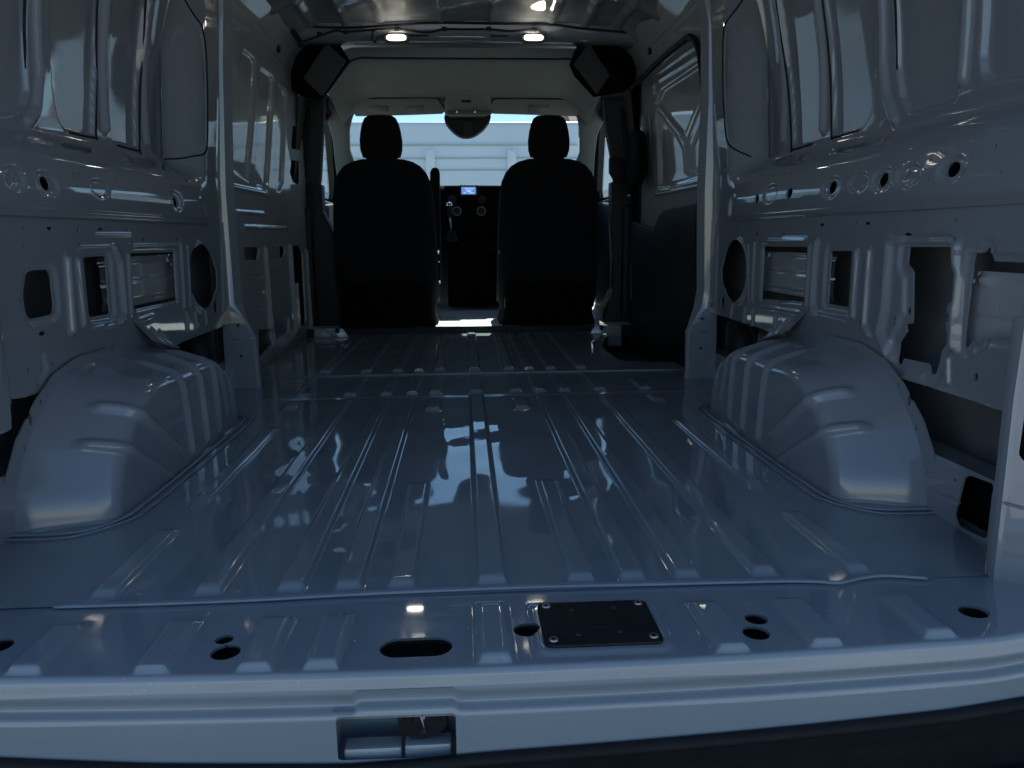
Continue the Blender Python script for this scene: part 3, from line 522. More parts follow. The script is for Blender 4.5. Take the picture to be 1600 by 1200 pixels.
# ---- D-pillar beside the rear opening (right one stands in view)
for s, wpar in ((-1, wl), (1, wr)):
    op = [(.80, -.03), (.80, .30), (.805, .44), (.835, .60), (.85, 1.0), (.83, 1.6), (.80, 1.72), (1.03, 1.76), (1.03, -.40), (.90, -.30)]
    hs = [sd_poly([(.812, .20), (.815, .385), (.90, .385), (.90, .19)], .015), sd_ell((.852, .006, .011, .018)), sd_path([(.8425, .088), (.8405, .116)], .0022)]
    ok = sd_poly(op, .012)
    link('rear_pillar', sheet(np.arange(.78, 1.04, .004), np.arange(-.42, 1.78, .006), None, lambda u, v: np.minimum(-ok(u, v), minf(hs)(u, v)), lambda x, z, h, s=s: np.stack([s * x, 1.125 - 1.1 * np.clip(x - .805, 0, 1) + 0 * z, z], 1), (0, .012, 0)), PAINT, parent=wpar)
    link('cavity_dark_plate', boxm(min(s * .818, s * .93), max(s * .818, s * .93), 1.135, 1.145, .17, .41, 0), BLACK, parent=wpar)  # black plate added behind the pillar hole to paint its inside dark
    link('rear_pillar_side', boxm(min(s * .805, s * .815), max(s * .805, s * .815), 1.128, 1.155, -.03, .42, .002), PAINT, parent=wpar)
    link('pillar_seam', tube([(s * .802, 1.122, .130), (s * .86, 1.062, .122)], .0018, 6), MASTIC, parent=wpar)

# ---- roof with cross ribs, the header bow and its edges
def roof_h(x, y): return .012 * sstep((np.abs(np.mod(y, .42) - .21) - .16) / .03) + .010 * sstep((.030 - np.abs(np.abs(x) - .43)) / .02) + .008 * sstep((.010 - np.abs(np.abs(x) - .125)) / .006) + .014 * sstep((.022 - np.abs(np.abs(x) - .60)) / .010) + .014 * sstep((.022 - np.abs(np.abs(x) - .76)) / .010)
roof = link('ceiling', sheet(np.arange(-.90, .901, .012), np.arange(.98, 4.40, .02), addf([roof_h, dent(.004, 11, 8)]), None, lambda x, y, h: np.stack([x, y, 1.618 - .025 * (x / .93) ** 2 - .45 * np.clip(np.abs(x) - .74, 0, 1) ** 1.0 - h], 1)), PAINT, kind='structure')
link('outer_roof', boxm(-1.03, 1.03, .98, 4.62, 1.762, 1.785, 0), OUTW, parent=roof)
bp = [(4.188, 1.66), (4.19, 1.598), (4.20, 1.552), (4.212, 1.536), (4.40, 1.540), (4.415, 1.55), (4.415, 1.70)]
bm = bmesh.new()
rings = []
for x in np.linspace(-.96, .96, 41):
    k = .012 * (x / .96) ** 2 + .45 * max(0, abs(x) - .83) ** 1.3
    rings.append([(x, y, z - k) for y, z in bp])
bow = link('roof_bow', loft(rings), PAINT, parent=roof)
for x in (-.28, .12): link('bow_slot', boxm(x, x + .09, 4.200, 4.214, 1.537, 1.543, .001), RUBBER, parent=bow)
for s in (-1, 1):      # cant rails
    rr_ = [[(s * a, y, b) for a, b in ((.985, 1.40), (.93, 1.39), (.925, 1.43), (.90, 1.49), (.85, 1.545), (.80, 1.60), (.985, 1.62))] for y in (3.08, 3.4, 3.8, 4.2, 4.45)]
    rail = link('cant_rail', loft(rr_), PAINT_LIT, parent=roof)
    link('cant_seam', tube([(s * .911, 3.1, 1.465), (s * .911, 4.2, 1.467)], .003, 6), MASTIC, parent=rail)
    link('cant_seam', tube([(s * .927, 3.25, 1.415), (s * .927, 4.2, 1.417)], .0025, 6), MASTIC, parent=rail)
    for y, z in ((3.42, 1.50), (4.10, 1.45)): link('rail_hole', disc((y, z, s * .905 if s > 0 else -.918), .018, .012, 'x', 14, .001), RUBBER, parent=rail)

# ---- middle bay, left: panelled wall up to the cab
MA = [(3.4064,1.2147),(3.5096,1.3229),(3.6927,1.3241),(3.7197,1.3032),(3.5903,1.0158),(3.4909,0.8339),(3.4563,0.7791),(3.2297,0.8054),(3.2678,1.0216)]
MB_ = [(3.7588,1.2842),(3.7992,1.3085),(4.0314,1.3147),(4.0488,1.2829),(3.8053,0.8021),(3.7583,0.762),(3.5893,0.7688),(3.5544,0.799)]
MC = [(4.1188,1.2957),(4.2901,1.302),(4.3261,1.2706),(4.1288,0.8235),(4.03,0.7711),(3.9362,0.772),(3.9377,0.8258)]
Msq = [[(4.429,1.1383),(4.6734,1.1641),(4.6173,1.0296),(4.3459,1.0111)], [(4.3452,0.9525),(4.582,0.9676),(4.5448,0.8372),(4.3447,0.8378),(4.2788,0.882)]]
Mh = [[(3.3089,0.5132),(3.5536,0.5102),(3.5712,0.4932),(3.5281,0.4554),(3.305,0.4617)], [(3.739,0.5107),(4.0558,0.507),(4.0794,0.4876),(4.0268,0.4538),(3.7379,0.4611)], [(4.2522,0.508),(4.4504,0.5058),(4.5097,0.4664),(4.5109,0.0894),(4.4689,0.0721),(4.2438,0.0761)], [(3.4494,0.1584),(3.6508,0.1378),(3.6819,0.1163),(3.6543,0.0602),(3.5304,0.0426),(3.4291,0.0407)], [(3.7274,0.1922),(4.0341,0.1652),(4.0734,0.1449),(4.0401,0.0797),(3.9654,0.0757),(3.7334,0.0737)]]
mbd = [([(3.6521,0.4975),(3.6611,0.2662),(3.6543,0.0602)], .022, .014), ([(4.1579,0.5025),(4.1729,0.2253),(4.1751,0.0636)], .02, .014), ([(4.5851,0.4757),(4.6116,0.0416)], .02, .014), ([(3.1969,0.745),(3.6956,0.7473),(3.7642,0.7394)], .014, .012), ([(3.2341,0.6514),(3.6713,0.6563)], .010, .010), ([(3.3302,0.5955),(4.1241,0.5959)], .010, .010)]
for pp in ([(3.3066,0.3942),(3.575,0.3809)], [(3.2899,0.3299),(3.5789,0.3098)], [(3.2908,0.2589),(3.5699,0.2335)]): mbd.append((pp, .008, -.008))
for yy, pp in ((0, [(3.7451,0.3962),(4.065,0.3825)]), (1, [(3.7408,0.3343),(4.0755,0.3143)]), (2, [(3.7286,0.2429),(4.0773,0.2134)])): mbd.append((pp, .006, -.006))
mh = addf([bead(sd_poly(p, .02), -.014, .012) for p in (MA, MB_, MC)] + [bead(sd_path(p, w_), h_, w_) for p, w_, h_ in mbd] + [dent(.0005, 6, 31)])
mk = minf([sd_poly(p, .012) for p in Msq + Mh] + [sd_ell(e + (.005, .006)) for e in [(3.4538,0.5757),(3.6734,0.5771),(3.8576,0.5783),(4.0759,0.5796),(3.4278,0.3584),(3.4149,0.19)]] + [sd_path([(3.4164,1.2534),(3.3133,1.0283),(3.202,0.7984)], .004), sd_path([(3.7197,1.3032),(3.5903,1.0158),(3.4563,0.7791)], .004), sd_path([(4.053,1.2983),(3.9291,1.0309),(3.7851,0.7721)], .004)])
wm = link('side_wall_panel', sheet(np.arange(3.08, 4.70, .006), np.arange(-.03, 1.50, .006), mh, mk, lambda y, z, h: np.stack([-(.93 - h), y, z], 1), (-.012, 0, 0)), PAINT_LIT, parent=wl)
link('outer_skin', boxm(-1.0, -.99, 3.08, 4.7, -.1, 1.5, 0), PRIMER, parent=wl)

# ---- middle bay, right: door opening frame
DO = [(4.3521,-0.2872),(4.771,-0.2037),(4.9476,1.3418),(4.5982,1.382),(3.5323,1.3718),(3.3757,1.3454),(3.2788,1.2817),(3.2125,1.16),(3.1626,0.9598),(3.1922,0.7166),(3.1901,0.4106),(3.207,0.252),(3.3262,0.1307),(3.3597,-0.1013)]
dk = sd_poly([(p[0], p[1]) for p in DO], .02)
df = link('door_frame', sheet(np.arange(2.98, 4.75, .006), np.arange(-.02, 1.50, .006), None, dk, lambda y, z, h: np.stack([.92 + .0 * y, y, z], 1), (.05, 0, 0)), PAINT_LIT, parent=wr)
link('step_well', boxm(.66, 1.0, 2.96, 4.62, -.16, -.10, .004), PLAST, parent=floor)
link('step_riser', prism([(p[0] + .004, p[1]) for p in [(0.8354,4.6774),(0.6453,3.857),(0.6428,3.3853),(0.87,3.3241),(0.8735,3.2043)]] + [(p[0] - .012, p[1] - .012) for p in [(0.8354,4.6774),(0.6453,3.857),(0.6428,3.3853),(0.87,3.3241),(0.8735,3.2043)]][::-1], 'z', -.14, -.006, 0), PLAST, parent=floor)

# ================================================================== THINGS
# ---- sliding side door
sdo = empty('sliding_door', (.98, 3.8, 0), label='closed sliding side door, white above with forked ribs and black trim below', cat='door')
DU = [(4.6706,0.6504),(4.4696,1.198),(4.3235,1.2742),(3.4474,1.3194),(3.2129,1.1841),(3.14,0.6019)]
Drec = [(4.1725,1.202),(4.071,1.2623),(3.4395,1.2542),(3.2522,1.1676),(3.2061,0.7975),(3.9289,0.7874),(4.1158,0.799)]
yr = [([(4.1595,1.2093),(3.8997,1.0856),(3.6693,0.9839),(3.6441,0.953),(3.6076,0.8236)], .022, .016), ([(3.3629,1.151),(3.4853,1.0812),(3.6586,0.9854)], .022, .016), ([(3.257,1.0709),(3.411,1.0181),(3.5476,0.9341),(3.5332,0.8123)], .012, .012), ([(4.1688,1.1668),(3.832,1.018),(3.6961,0.9304),(3.6628,0.8336)], .010, .010), ([(4.332,1.3564),(3.4212,1.3312)], .012, .010), ([(4.1026,1.3107),(3.4155,1.2847)], .012, .010), ([(4.1534,0.7559),(3.1751,0.7504)], .012, .016), ([(3.8647,0.7713),(3.1776,0.7704)], .008, .012)]
dh = addf([bead(sd_poly(Drec, .02), -.014, .012)] + [bead(sd_path(p, w_), h_, w_) for p, w_, h_ in yr] + [dent(.0006, 6, 41)])
ds = [sd_path([(4.0878,1.1733),(3.836,1.0535),(3.6925,0.9951)], .0025), sd_path([(3.629,1.0068),(3.514,0.8218)], .0025), sd_path([(4.3488,1.2296),(4.2628,0.9731),(4.1575,0.7951)], .004)]
attach(link('upper_panel', sheet(np.arange(3.06, 4.62, .006), np.arange(.50, 1.47, .006), dh, minf(ds), lambda y, z, h: np.stack([.975 - h - .03 * np.clip(z - .9, 0, 1), y, z], 1), (.012, 0, 0)), PAINT_LIT), sdo)
LTp = [(4.5346,-0.2252),(4.616,0.6346),(4.0438,0.578),(3.9177,0.6483),(3.819,0.6667),(3.1849,0.676),(3.1005,0.6676),(3.0123,-0.0364)]
attach(link('lower_trim', prism(LTp, 'x', .935, .955, .006), PLAST), sdo)
attach(link('trim_edge', tube([(.932, y, z) for y, z in [(4.5797,0.6266),(4.5381,0.1906),(4.3986,0.1759),(4.3922,0.1112),(4.5456,0.0814),(4.5399,-0.1685)]], .004, 6), DTRIM), sdo)
attach(link('door_handle_mount', prism([(4.4954,1.1167),(4.2976,1.0981),(4.2018,1.0571),(4.1677,0.8672),(4.2697,0.8155),(4.4668,0.8141)], 'x', .89, .93, .010), BLACK), sdo)
attach(link('latch_tab', boxm(.925, .94, 4.30, 4.36, .92, 1.18, .004), PAINT), sdo)
se = empty('door_seal', (.9, 3.8, 0), label='black rubber seal round the sliding door opening', cat='seal')
attach(link('seal_strip', tube(catmull([(.888, y, z) for y, z in [(4.4416,1.3271),(3.8654,1.341),(3.4227,1.3362),(3.281,1.3229),(3.1776,1.259),(3.1049,1.1394),(3.0485,0.9449),(3.0853,0.711),(3.0832,0.4151),(3.0909,0.2626),(3.2236,0.1382),(3.2659,-0.0049)]], 8), .014, 8), RUBBER), se)
attach(link('seal_lip', tube(catmull([(.874, y, z) for y, z in [(2.9914,0.9146),(3.022,0.7076),(3.028,0.4175),(3.036,0.2727),(3.166,0.1507)]], 8), .004, 6), DTRIM), se)

attach(link('leak_block', boxm(.955, 1.0, 4.52, 4.82, -.12, 1.47, .004), BLACK), sdo)  # black box added to stop light through the gap beside the door
link('leak_sheet', boxm(-.978, -.972, 4.15, 4.80, .3, 1.45, 0), BLACK, parent=wl)  # black sheet added to stop outside light through the square holes
# ---- cab shell: floor, seat pedestals region, side trims, headliner, windscreen
cabf = link('cab_floor', sheet(np.arange(-.98, .981, .02), np.arange(4.49, 6.1, .01), lambda x, y: .006 * sstep((np.sin(y * 62) - .2) / .3) * (np.abs(x) < .30), None, lambda x, y, h: np.stack([x, y, .036 + h + 0 * x], 1)), CABPL, kind='structure')
link('cab_step', boxm(-.98, .98, 4.487, 4.50, -.03, .038, .003), PLAST, parent=cabf)
for s in (-1, 1):
    kp = empty('kick_plate', (s * .85, 4.3, 0), label=f"short painted step plate on the floor edge beside the {'left' if s < 0 else 'right'} seat", cat='step plate', group='step plates')
    pts = [(-0.8755,0.0538),(-0.7137,0.0514),(-0.6843,0.0007),(-0.6866,-0.0497),(-0.8809,-0.0465)] if s < 0 else [(0.674,0.0049),(0.7028,0.0483),(0.8534,0.046),(0.8556,-0.0752),(0.6748,-0.0722)]
    attach(link('plate', prism(pts, 'y', 4.40, 4.43, .004), PAINT), kp)
    c = [(-0.7458,0.0378)][0] if s < 0 else [(0.7394,0.0333)][0]
    attach(link('plug', disc((c[0], c[1], 4.395), .014, .008, 'y', 14), RUBBER), kp)
    attach(link('fold', boxm(min(p[0] for p in pts) + .01, max(p[0] for p in pts) - .01, 4.392, 4.40, pts[-1][1] + .055, pts[-1][1] + .061, .001), PAINT), kp)
# headliner, sloping down to the windscreen
def head(x, t):
    y = 4.44 + 1.01 * t; z = 1.536 - .011 * sstep(t / .30) - .10 * sstep((t - .35) / .65) + .012 * sstep((.06 - np.abs(t - .24)) / .03)
    ed = .16 * np.clip((np.abs(x) - .58) / .22, 0, 1) ** 2
    return np.stack([x, y, z - ed], 1)
hl = link('headliner', sheet(np.arange(-.80, .801, .02), np.linspace(0, 1, 60), None, None, lambda x, t, h: head(x, t)), LINER, kind='structure')
link('headliner_lip', tube(catmull([(x, 4.66, 1.528 - .16 * max(0, (abs(x) - .58) / .22) ** 2) for x in np.linspace(-.70, .70, 15)], 4), .006, 6), DTRIM, parent=hl)
link('outer_cab_roof', prism([(4.4, 1.70), (4.4, 1.785), (4.9, 1.74), (5.5, 1.46), (5.47, 1.42), (4.9, 1.68)], 'x', -1.03, 1.03, 0), OUTW, parent=hl)
# front header strip under the headliner, carrying the visors
link('front_header', boxm(-.86, .86, 5.42, 5.47, 1.36, 1.46, .012), LINER, parent=hl)
for s in (-1, 1):      # corner trims behind the header bow
    ct = empty('corner_trim', (s * .8, 4.5, 1.4), label=f"slanted grey headliner end panel in the dark {'left' if s < 0 else 'right'} upper cab corner", cat='trim panel', group='corner trims')
    pts = [(-0.7301,1.5527),(-0.6317,1.4615),(-0.7674,1.2818),(-0.8623,1.3746)] if s < 0 else [(0.6559,1.5609),(0.7686,1.3932),(0.7004,1.2981),(0.5708,1.4509)]
    attach(link('panel', prism(pts, 'y', 4.41, 4.43, .006), CORNT), ct)
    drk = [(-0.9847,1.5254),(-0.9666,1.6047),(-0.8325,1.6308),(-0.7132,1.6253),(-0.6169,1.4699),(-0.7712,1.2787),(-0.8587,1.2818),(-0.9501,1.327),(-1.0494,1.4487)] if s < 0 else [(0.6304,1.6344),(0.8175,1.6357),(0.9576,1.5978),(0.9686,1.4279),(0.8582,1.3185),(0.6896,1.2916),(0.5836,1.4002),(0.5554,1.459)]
    attach(link('recess', prism(drk, 'y', 4.45, 4.47, 0), BLACK), ct)  # flat black sheet, the darkness of the corner hollow put in as colour
    # pillar between door and cargo bay
    bp_ = empty('door_pillar', (s * .9, 4.6, 0), label=f"dark trimmed body pillar behind the {'left' if s < 0 else 'right'} front door", cat='pillar', group='door pillars')
    if s < 0:
        attach(link('upper_trim', prism([(-0.9133,1.3711),(-0.8076,1.3438),(-0.8178,1.2156),(-0.8535,0.8802),(-0.8627,0.8444),(-0.9497,0.8519)], 'y', 4.72, 4.80, .01), DTRIM), bp_)
        attach(link('lower_trim', prism([(-0.9344,0.8564),(-0.8372,0.8489),(-0.8414,0.6986),(-0.7554,0.5164),(-0.7243,-0.0073),(-0.9603,-0.0037)], 'y', 4.68, 4.78, .01), PLAST), bp_)
    else:
        attach(link('upper_trim', prism([(0.7933,1.3404),(0.965,1.3549),(0.9758,0.8365),(0.869,0.8296),(0.8393,1.0193),(0.8027,1.1987)], 'y', 4.72, 4.80, .01), DTRIM), bp_)
        attach(link('lower_trim', prism([(0.8344,0.8565),(0.997,0.8631),(1.0168,-0.0342),(0.8481,-0.0316),(0.8079,0.0467),(0.8549,0.2764),(0.8387,0.5773)], 'y', 4.68, 4.78, .01), PLAST), bp_)
        attach(link('belt', tube([(p[0], 4.66, p[1]) for p in [(0.8181,0.6877),(0.8373,0.4283),(0.8363,0.2397),(0.7841,0.1106)]], .010, 6, .4), SEATBELT), bp_)
        attach(link('belt_webbing', prism([(0.821,0.2323),(0.8479,0.2396),(0.8409,0.194),(0.8032,0.1257),(0.7647,0.1109),(0.7987,0.1717)], 'y', 4.655, 4.66, .001), SEATBELT), bp_)
        attach(link('belt_guide', prism([(0.8155,0.9909),(0.8902,0.9907),(0.9137,0.9334),(0.9002,0.8542),(0.8552,0.8471),(0.8168,0.9049)], 'y', 4.64, 4.68, .008), RUBBER), bp_)
    # A-pillar trim and front door
    ap = empty('windscreen_pillar', (s * .83, 5.3, 1.2), label=f"grey trimmed windscreen pillar on the {'left' if s < 0 else 'right'}", cat='pillar', group='windscreen pillars')
    pts = [(-0.9438,1.4507),(-0.7167,1.3877),(-0.7485,1.324),(-0.7683,1.252),(-0.7701,1.1231),(-0.737,1.0255),(-0.7409,0.845),(-0.85,0.8455),(-0.8671,1.0096),(-0.8789,1.1918),(-0.9099,1.3119)] if s < 0 else [(0.7043,1.3898),(0.9725,1.4548),(0.9189,1.313),(0.8729,1.2109),(0.8572,1.0875),(0.8427,0.8375),(0.7208,0.838),(0.7324,1.0464),(0.7578,1.1042),(0.7567,1.2314),(0.7432,1.317)]
    attach(link('trim', prism(pts, 'y', 5.40, 5.47, .012), GREYT), ap)
    dr = empty('front_door', (s * .95, 5.1, .5), label=f"{'left' if s < 0 else 'right'} front door with a slim strip of window showing", cat='door', group='front doors')
    ko = sd_poly([(4.70, .80), (4.72, 1.24), (5.0, 1.34), (5.52, 1.28), (5.95, .82)], .05)
    attach(link('door_shell', sheet(np.arange(4.5, 6.0, .02), np.arange(-.15, 1.46, .02), None, ko, lambda y, z, h, s=s: np.stack([s * (.965 - .12 * np.clip(z - .8, 0, 1)), y, z], 1), (s * .04, 0, 0)), DTRIM), dr)
    attach(link('door_card', prism([(4.62, .06), (4.62, .72), (5.6, .78), (5.7, .30), (5.55, .06)], 'x', min(s * .90, s * .955), max(s * .90, s * .955), .02), PLAST), dr)
    attach(link('window_glass', sheet([4.66, 6.0], [.75, 1.40], None, None, lambda y, z, h, s=s: np.stack([s * (.985 - .12 * np.clip(z - .8, 0, 1)), y, z], 1)), GLASSD), dr)
    attach(link('sill_strip', boxm(min(s * .93, s * .95), max(s * .93, s * .95), 4.66, 5.7, .770, .785, .004), STEEL), dr)
    attach(link('window_seal', tube(catmull([(s * (.955 - .12 * max(0, z - .8)), y, z) for y, z in ((5.97, .82), (5.54, 1.29), (5.0, 1.35), (4.72, 1.25), (4.69, .80))], 6), .016, 6), RUBBER), dr)
# windscreen
ws = link('windscreen', sheet(np.linspace(-.90, .90, 25), np.linspace(0, 1, 13), None, None, lambda x, t, h: np.stack([x, 6.25 - .78 * t - .16 * (x / .9) ** 2, .84 + .60 * t], 1)), GLASS, label='wide curved windscreen at the front of the cab', cat='windscreen')
fb = [(-.95, .86), (.95, .86), (.95, -.20), (-.95, -.20)]
link('front_bulkhead', prism(fb, 'y', 6.22, 6.30, 0), PLAST, parent=cabf)
# ---- dashboard
db = empty('dashboard', (0, 5.7, 0), label='black dashboard below the windscreen with a small lit screen', cat='dashboard')
dp = [(5.62, .50), (5.60, .62), (5.63, .82), (5.66, .885), (5.72, .905), (5.95, .905), (6.2, .87), (6.2, .40)]
rings = []
for x in np.linspace(-.93, .93, 25):
    k = .04 * (x / .93) ** 2; hump = .0
    rings.append([(x, y - k * .5, z - k) for y, z in dp])
attach(link('body', loft(rings), BLACK), db)
attach(link('centre_stack', prism([(-0.1599,0.8949),(0.2374,0.8932),(0.2267,0.7202),(0.2066,0.5232),(0.1701,0.4749),(-0.1208,0.4775),(-0.1595,0.5394)], 'y', 5.57, 5.66, .012), BLACK), db)
scr = attach(link('screen_bezel', prism([(-0.0541,0.8975),(0.0734,0.897),(0.0721,0.8198),(-0.0557,0.8204)], 'y', 5.555, 5.58, .004), PLAST), db)
so_ = link('screen', prism([(-0.0412,0.884),(0.0576,0.8836),(0.0568,0.8344),(-0.0422,0.8348)], 'y', 5.551, 5.556, .001), SCREEN); so_.parent = scr
for a, b, c, d in ((726, 294.5, 740, 295.3), (729, 297.6, 736, 299.2), (724, 301, 728, 301.8), (733, 301, 741, 301.8)):
    q = [(-0.0195,0.8732),(0.042,0.8695),(-0.0066,0.8599),(0.0241,0.8529),(-0.0288,0.8455),(-0.0113,0.842),(0.0108,0.8453),(0.0459,0.8417)]
    i = {726: 0, 729: 2, 724: 4, 733: 6}[a]; p0, p1 = q[i], q[i + 1]
    t_ = link('screen_text', boxm(p0[0], p1[0], 5.549, 5.551, p1[1], p0[1], 0), INK); t_.parent = scr
for (cx, cz), rr_ in zip([(-0.0754,0.7214),(0.0927,0.7204),(-0.1089,0.7992),(0.0983,0.7981)], (.028, .028, .026, .024)):
    k = attach(link('knob', disc((cx, cz, 5.53), rr_, .04, 'y', 24, .004), PLAST), db)
    ring = link('knob_ring', tube([(cx + rr_ * math.cos(a), 5.528, cz + rr_ * math.sin(a)) for a in np.linspace(0, 6.283, 25)], .0022, 5), DTRIM if rr_ < .027 else STEEL); ring.parent = k
attach(link('storage_tray', prism([(-0.1848,0.531),(0.2352,0.5275),(0.2119,0.4315),(-0.143,0.4348)], 'y', 5.45, 5.6, .01), BLACK), db)
attach(link('lower_console', prism([(-0.1426,0.4352),(0.2332,0.4317),(0.2293,0.0595),(-0.1512,0.0646)], 'y', 5.5, 5.7, .02), BLACK), db)
gl = empty('gear_lever', (-.1, 5.4, .7), label='gear lever with bright cap beside the left seat', cat='gear lever')
g0 = [(-0.1206,0.7502),(-0.1223,0.6747),(-0.119,0.6325),(-0.1117,0.5732)]
attach(link('knob', loft([[(g0[0][0] + r * math.cos(a), 5.40 + r * math.sin(a), g0[0][1] + dz) for a in np.linspace(0, 6.283, 17)[:-1]] for r, dz in ((.004, .020), (.016, .016), (.021, .004), (.020, -.02), (.015, -.05), (.010, -.075))]), PLAST), gl)
attach(link('cap', loft([[(g0[0][0] - .004 + r * math.cos(a), 5.395 + r * math.sin(a), g0[0][1] + dz) for a in np.linspace(0, 6.283, 17)[:-1]] for r, dz in ((.003, .026), (.016, .022), (.0222, .008), (.0222, .002))]), CHROME), gl)
attach(link('stem', tube([(g0[1][0], 5.4, g0[1][1]), (g0[3][0], 5.45, g0[3][1])], .007, 8), STEEL), gl)
attach(link('gaiter', loft([[(g0[3][0] + r * math.cos(a), 5.46 + r * math.sin(a), g0[3][1] + dz) for a in np.linspace(0, 6.283, 17)[:-1]] for r, dz in ((.015, .02), (.035, -.01), (.05, -.06))]), RUBBER), gl)

# ---- seats
def rrect(cx, cy, w_, d_, z, n=6, pw=.45):
    out = []
    for k in range(40):
        a = 2 * math.pi * k / 40; c, s_ = math.cos(a), math.sin(a)
        out.append((cx + w_ * math.copysign(abs(c) ** pw, c), cy + d_ * math.copysign(abs(s_) ** (pw + .15), s_), z))
    return out
def seat(cx, label):
    r = empty('front_seat', (cx, 4.6, .036), label=label, cat='seat', group='front seats')
    # backrest sections: z, half width, half depth, centre y
    B = [(.10, .255, .06, 4.66), (.14, .283, .085, 4.66), (.30, .295, .10, 4.64), (.50, .292, .10, 4.61), (.66, .286, .095, 4.585), (.78, .279, .088, 4.57), (.85, .266, .08, 4.56), (.90, .243, .073, 4.553), (.935, .212, .066, 4.548), (.958, .172, .055, 4.545), (.971, .125, .040, 4.543), (.975, .07, .02, 4.542)]
    attach(link('backrest', loft([rrect(cx, y, w_, d_, z) for z, w_, d_, y in B]), FABRIC), r)
    attach(link('back_seam', tube(catmull([(cx + x, 4.55 - .075 - .01 * 0 + .02 * (.95 - z) * 2.1, z) for x, z in ((-.24, .30), (-.235, .70), (-.19, .875), (0, .915), (.19, .875), (.235, .70), (.24, .30))], 6), .003, 5), FABRIC), r)
    HS = [(.978, .085, .03, 4.545), (.985, .104, .045, 4.543), (1.02, .115, .052, 4.54), (1.07, .117, .052, 4.537), (1.12, .110, .048, 4.535), (1.16, .100, .043, 4.533), (1.19, .086, .036, 4.532), (1.203, .065, .024, 4.532), (1.207, .03, .01, 4.532)]
    attach(link('headrest', loft([rrect(cx, y, w_, d_, z, pw=.55) for z, w_, d_, y in HS]), FABRIC), r)
    for s in (-1, 1): attach(link('headrest_post', tube([(cx + s * .075, 4.545, .95), (cx + s * .075, 4.543, .99)], .011, 10), PLAST), r)
    attach(link('cushion', loft([rrect(cx, 4.95, .27, .30, z, pw=.35) if k else rrect(cx, 4.95, .24, .27, z) for k, z in enumerate((.27, .30, .40, .44))]), FABRIC), r)
    attach(link('pedestal', loft([rrect(cx, 4.78, w_, .26, z, pw=.22) for z, w_ in ((-.0, .285), (.05, .285), (.10, .27), (.28, .27))]), BLACK), r)
    for s in (-1, 1): attach(link('recliner_cover', disc((4.70, .22, cx + s * .28 - (.015 if s < 0 else 0)), .055, .016, 'x', 20, .004), PLAST), r)
    for x, z in ((-.035, .145), (-.035, .128), (.055, .126), (.12, .15), (.12, .13)): attach(link('spring_clip', boxm(cx + x - .015, cx + x + .015, 4.545, 4.56, z, z + .006, .001), DTRIM), r)
    return r
ls = seat(-.478, 'black fabric left front seat, seen from behind, with raised armrest')
rs = seat(.452, 'black fabric right front seat, seen from behind, without armrest')
ar = [(-0.2163,0.9131),(-0.2013,0.9342),(-0.1723,0.9341),(-0.162,0.9129),(-0.1656,0.4754),(-0.1664,0.2914),(-0.2333,0.2922)]
attach(link('armrest', prism(ar, 'y', 4.60, 4.68, .012), FABRIC), ls)
for (x, z), hh in zip([(-0.1788,0.462),(-0.1765,0.4077),(-0.1758,0.2912)], (.014, .004, .012)): attach(link('lever_glint', boxm(x - .006, x + .006, 4.555, 4.565, z - hh, z + hh, .002), CHROME), ls)
for (x, z), hh in zip([(0.169,0.4588),(0.203,0.1686)], (.010, .03)): attach(link('belt_buckle', boxm(x - .007, x + .010, 4.555, 4.57, z - hh, z + hh, .003), GREYT), rs)

# ---- sun visors, mirror housing, lamps
for s in (-1, 1):
    v = empty('sun_visor', (s * .42, 5.38, 1.4), label=f"grey folded sun visor above the {'left' if s < 0 else 'right'} half of the windscreen", cat='sun visor', group='sun visors')
    pts = [(-0.7226,1.413),(-0.6931,1.4327),(-0.1995,1.4377),(-0.1588,1.414),(-0.135,1.3665),(-0.1524,1.3346),(-0.3682,1.3265),(-0.7145,1.3183),(-0.7332,1.3578)] if s < 0 else [(0.157,1.4067),(0.1824,1.4345),(0.2159,1.4385),(0.6985,1.4316),(0.724,1.4156),(0.7413,1.3595),(0.7247,1.3193),(0.3405,1.3311),(0.1728,1.3349),(0.1439,1.3588)]
    attach(link('visor_pad', prism(pts, 'y', 5.34, 5.365, .008), LINER), v)
    attach(link('visor_rim', tube(catmull([(x, 5.342, z) for x, z in ([(-0.721,1.4027),(-0.6833,1.4244),(-0.446,1.4288),(-0.2075,1.4293),(-0.1669,1.4037),(-0.1429,1.3681)] if s < 0 else [(0.1606,1.3963),(0.1859,1.4241),(0.2984,1.4283),(0.5075,1.4267),(0.6923,1.4211),(0.7177,1.4052)])], 6), .006, 6), DTRIM), v)
    lbs = [(-0.6269,1.3818),(-0.5001,1.382),(-0.5014,1.3466),(-0.6284,1.3464)], [(-0.3853,1.3822),(-0.2743,1.3824),(-0.2753,1.3468),(-0.3865,1.3467)]
    if s > 0: lbs = ([(0.4061,1.3873),(0.5401,1.3876),(0.5401,1.3397),(0.4059,1.3396)],)
    for q in lbs:
        lb = attach(link('warning_label', prism(q, 'y', 5.3365, 5.3395, 0), LABEL), v)
oc = empty('mirror_housing', (0, 5.35, 1.3), label='black camera and mirror housing hanging from grey overhead console', cat='mirror housing')
attach(link('console', prism([(-0.1431,1.3366),(-0.1233,1.4782),(-0.1065,1.4939),(0.1403,1.4946),(0.1566,1.4789),(0.1631,1.337),(0.1212,1.3131),(-0.1106,1.3129)], 'y', 5.30, 5.42, .014), LINER), oc)
attach(link('console_slot', boxm(*[f([(-0.0301,1.4116),(0.0312,1.396)][i][0] for i in (0, 1)) for f in (min, max)], 5.296, 5.304, *[f([(-0.0301,1.4116),(0.0312,1.396)][i][1] for i in (0, 1)) for f in (min, max)], .001), PLAST), oc)
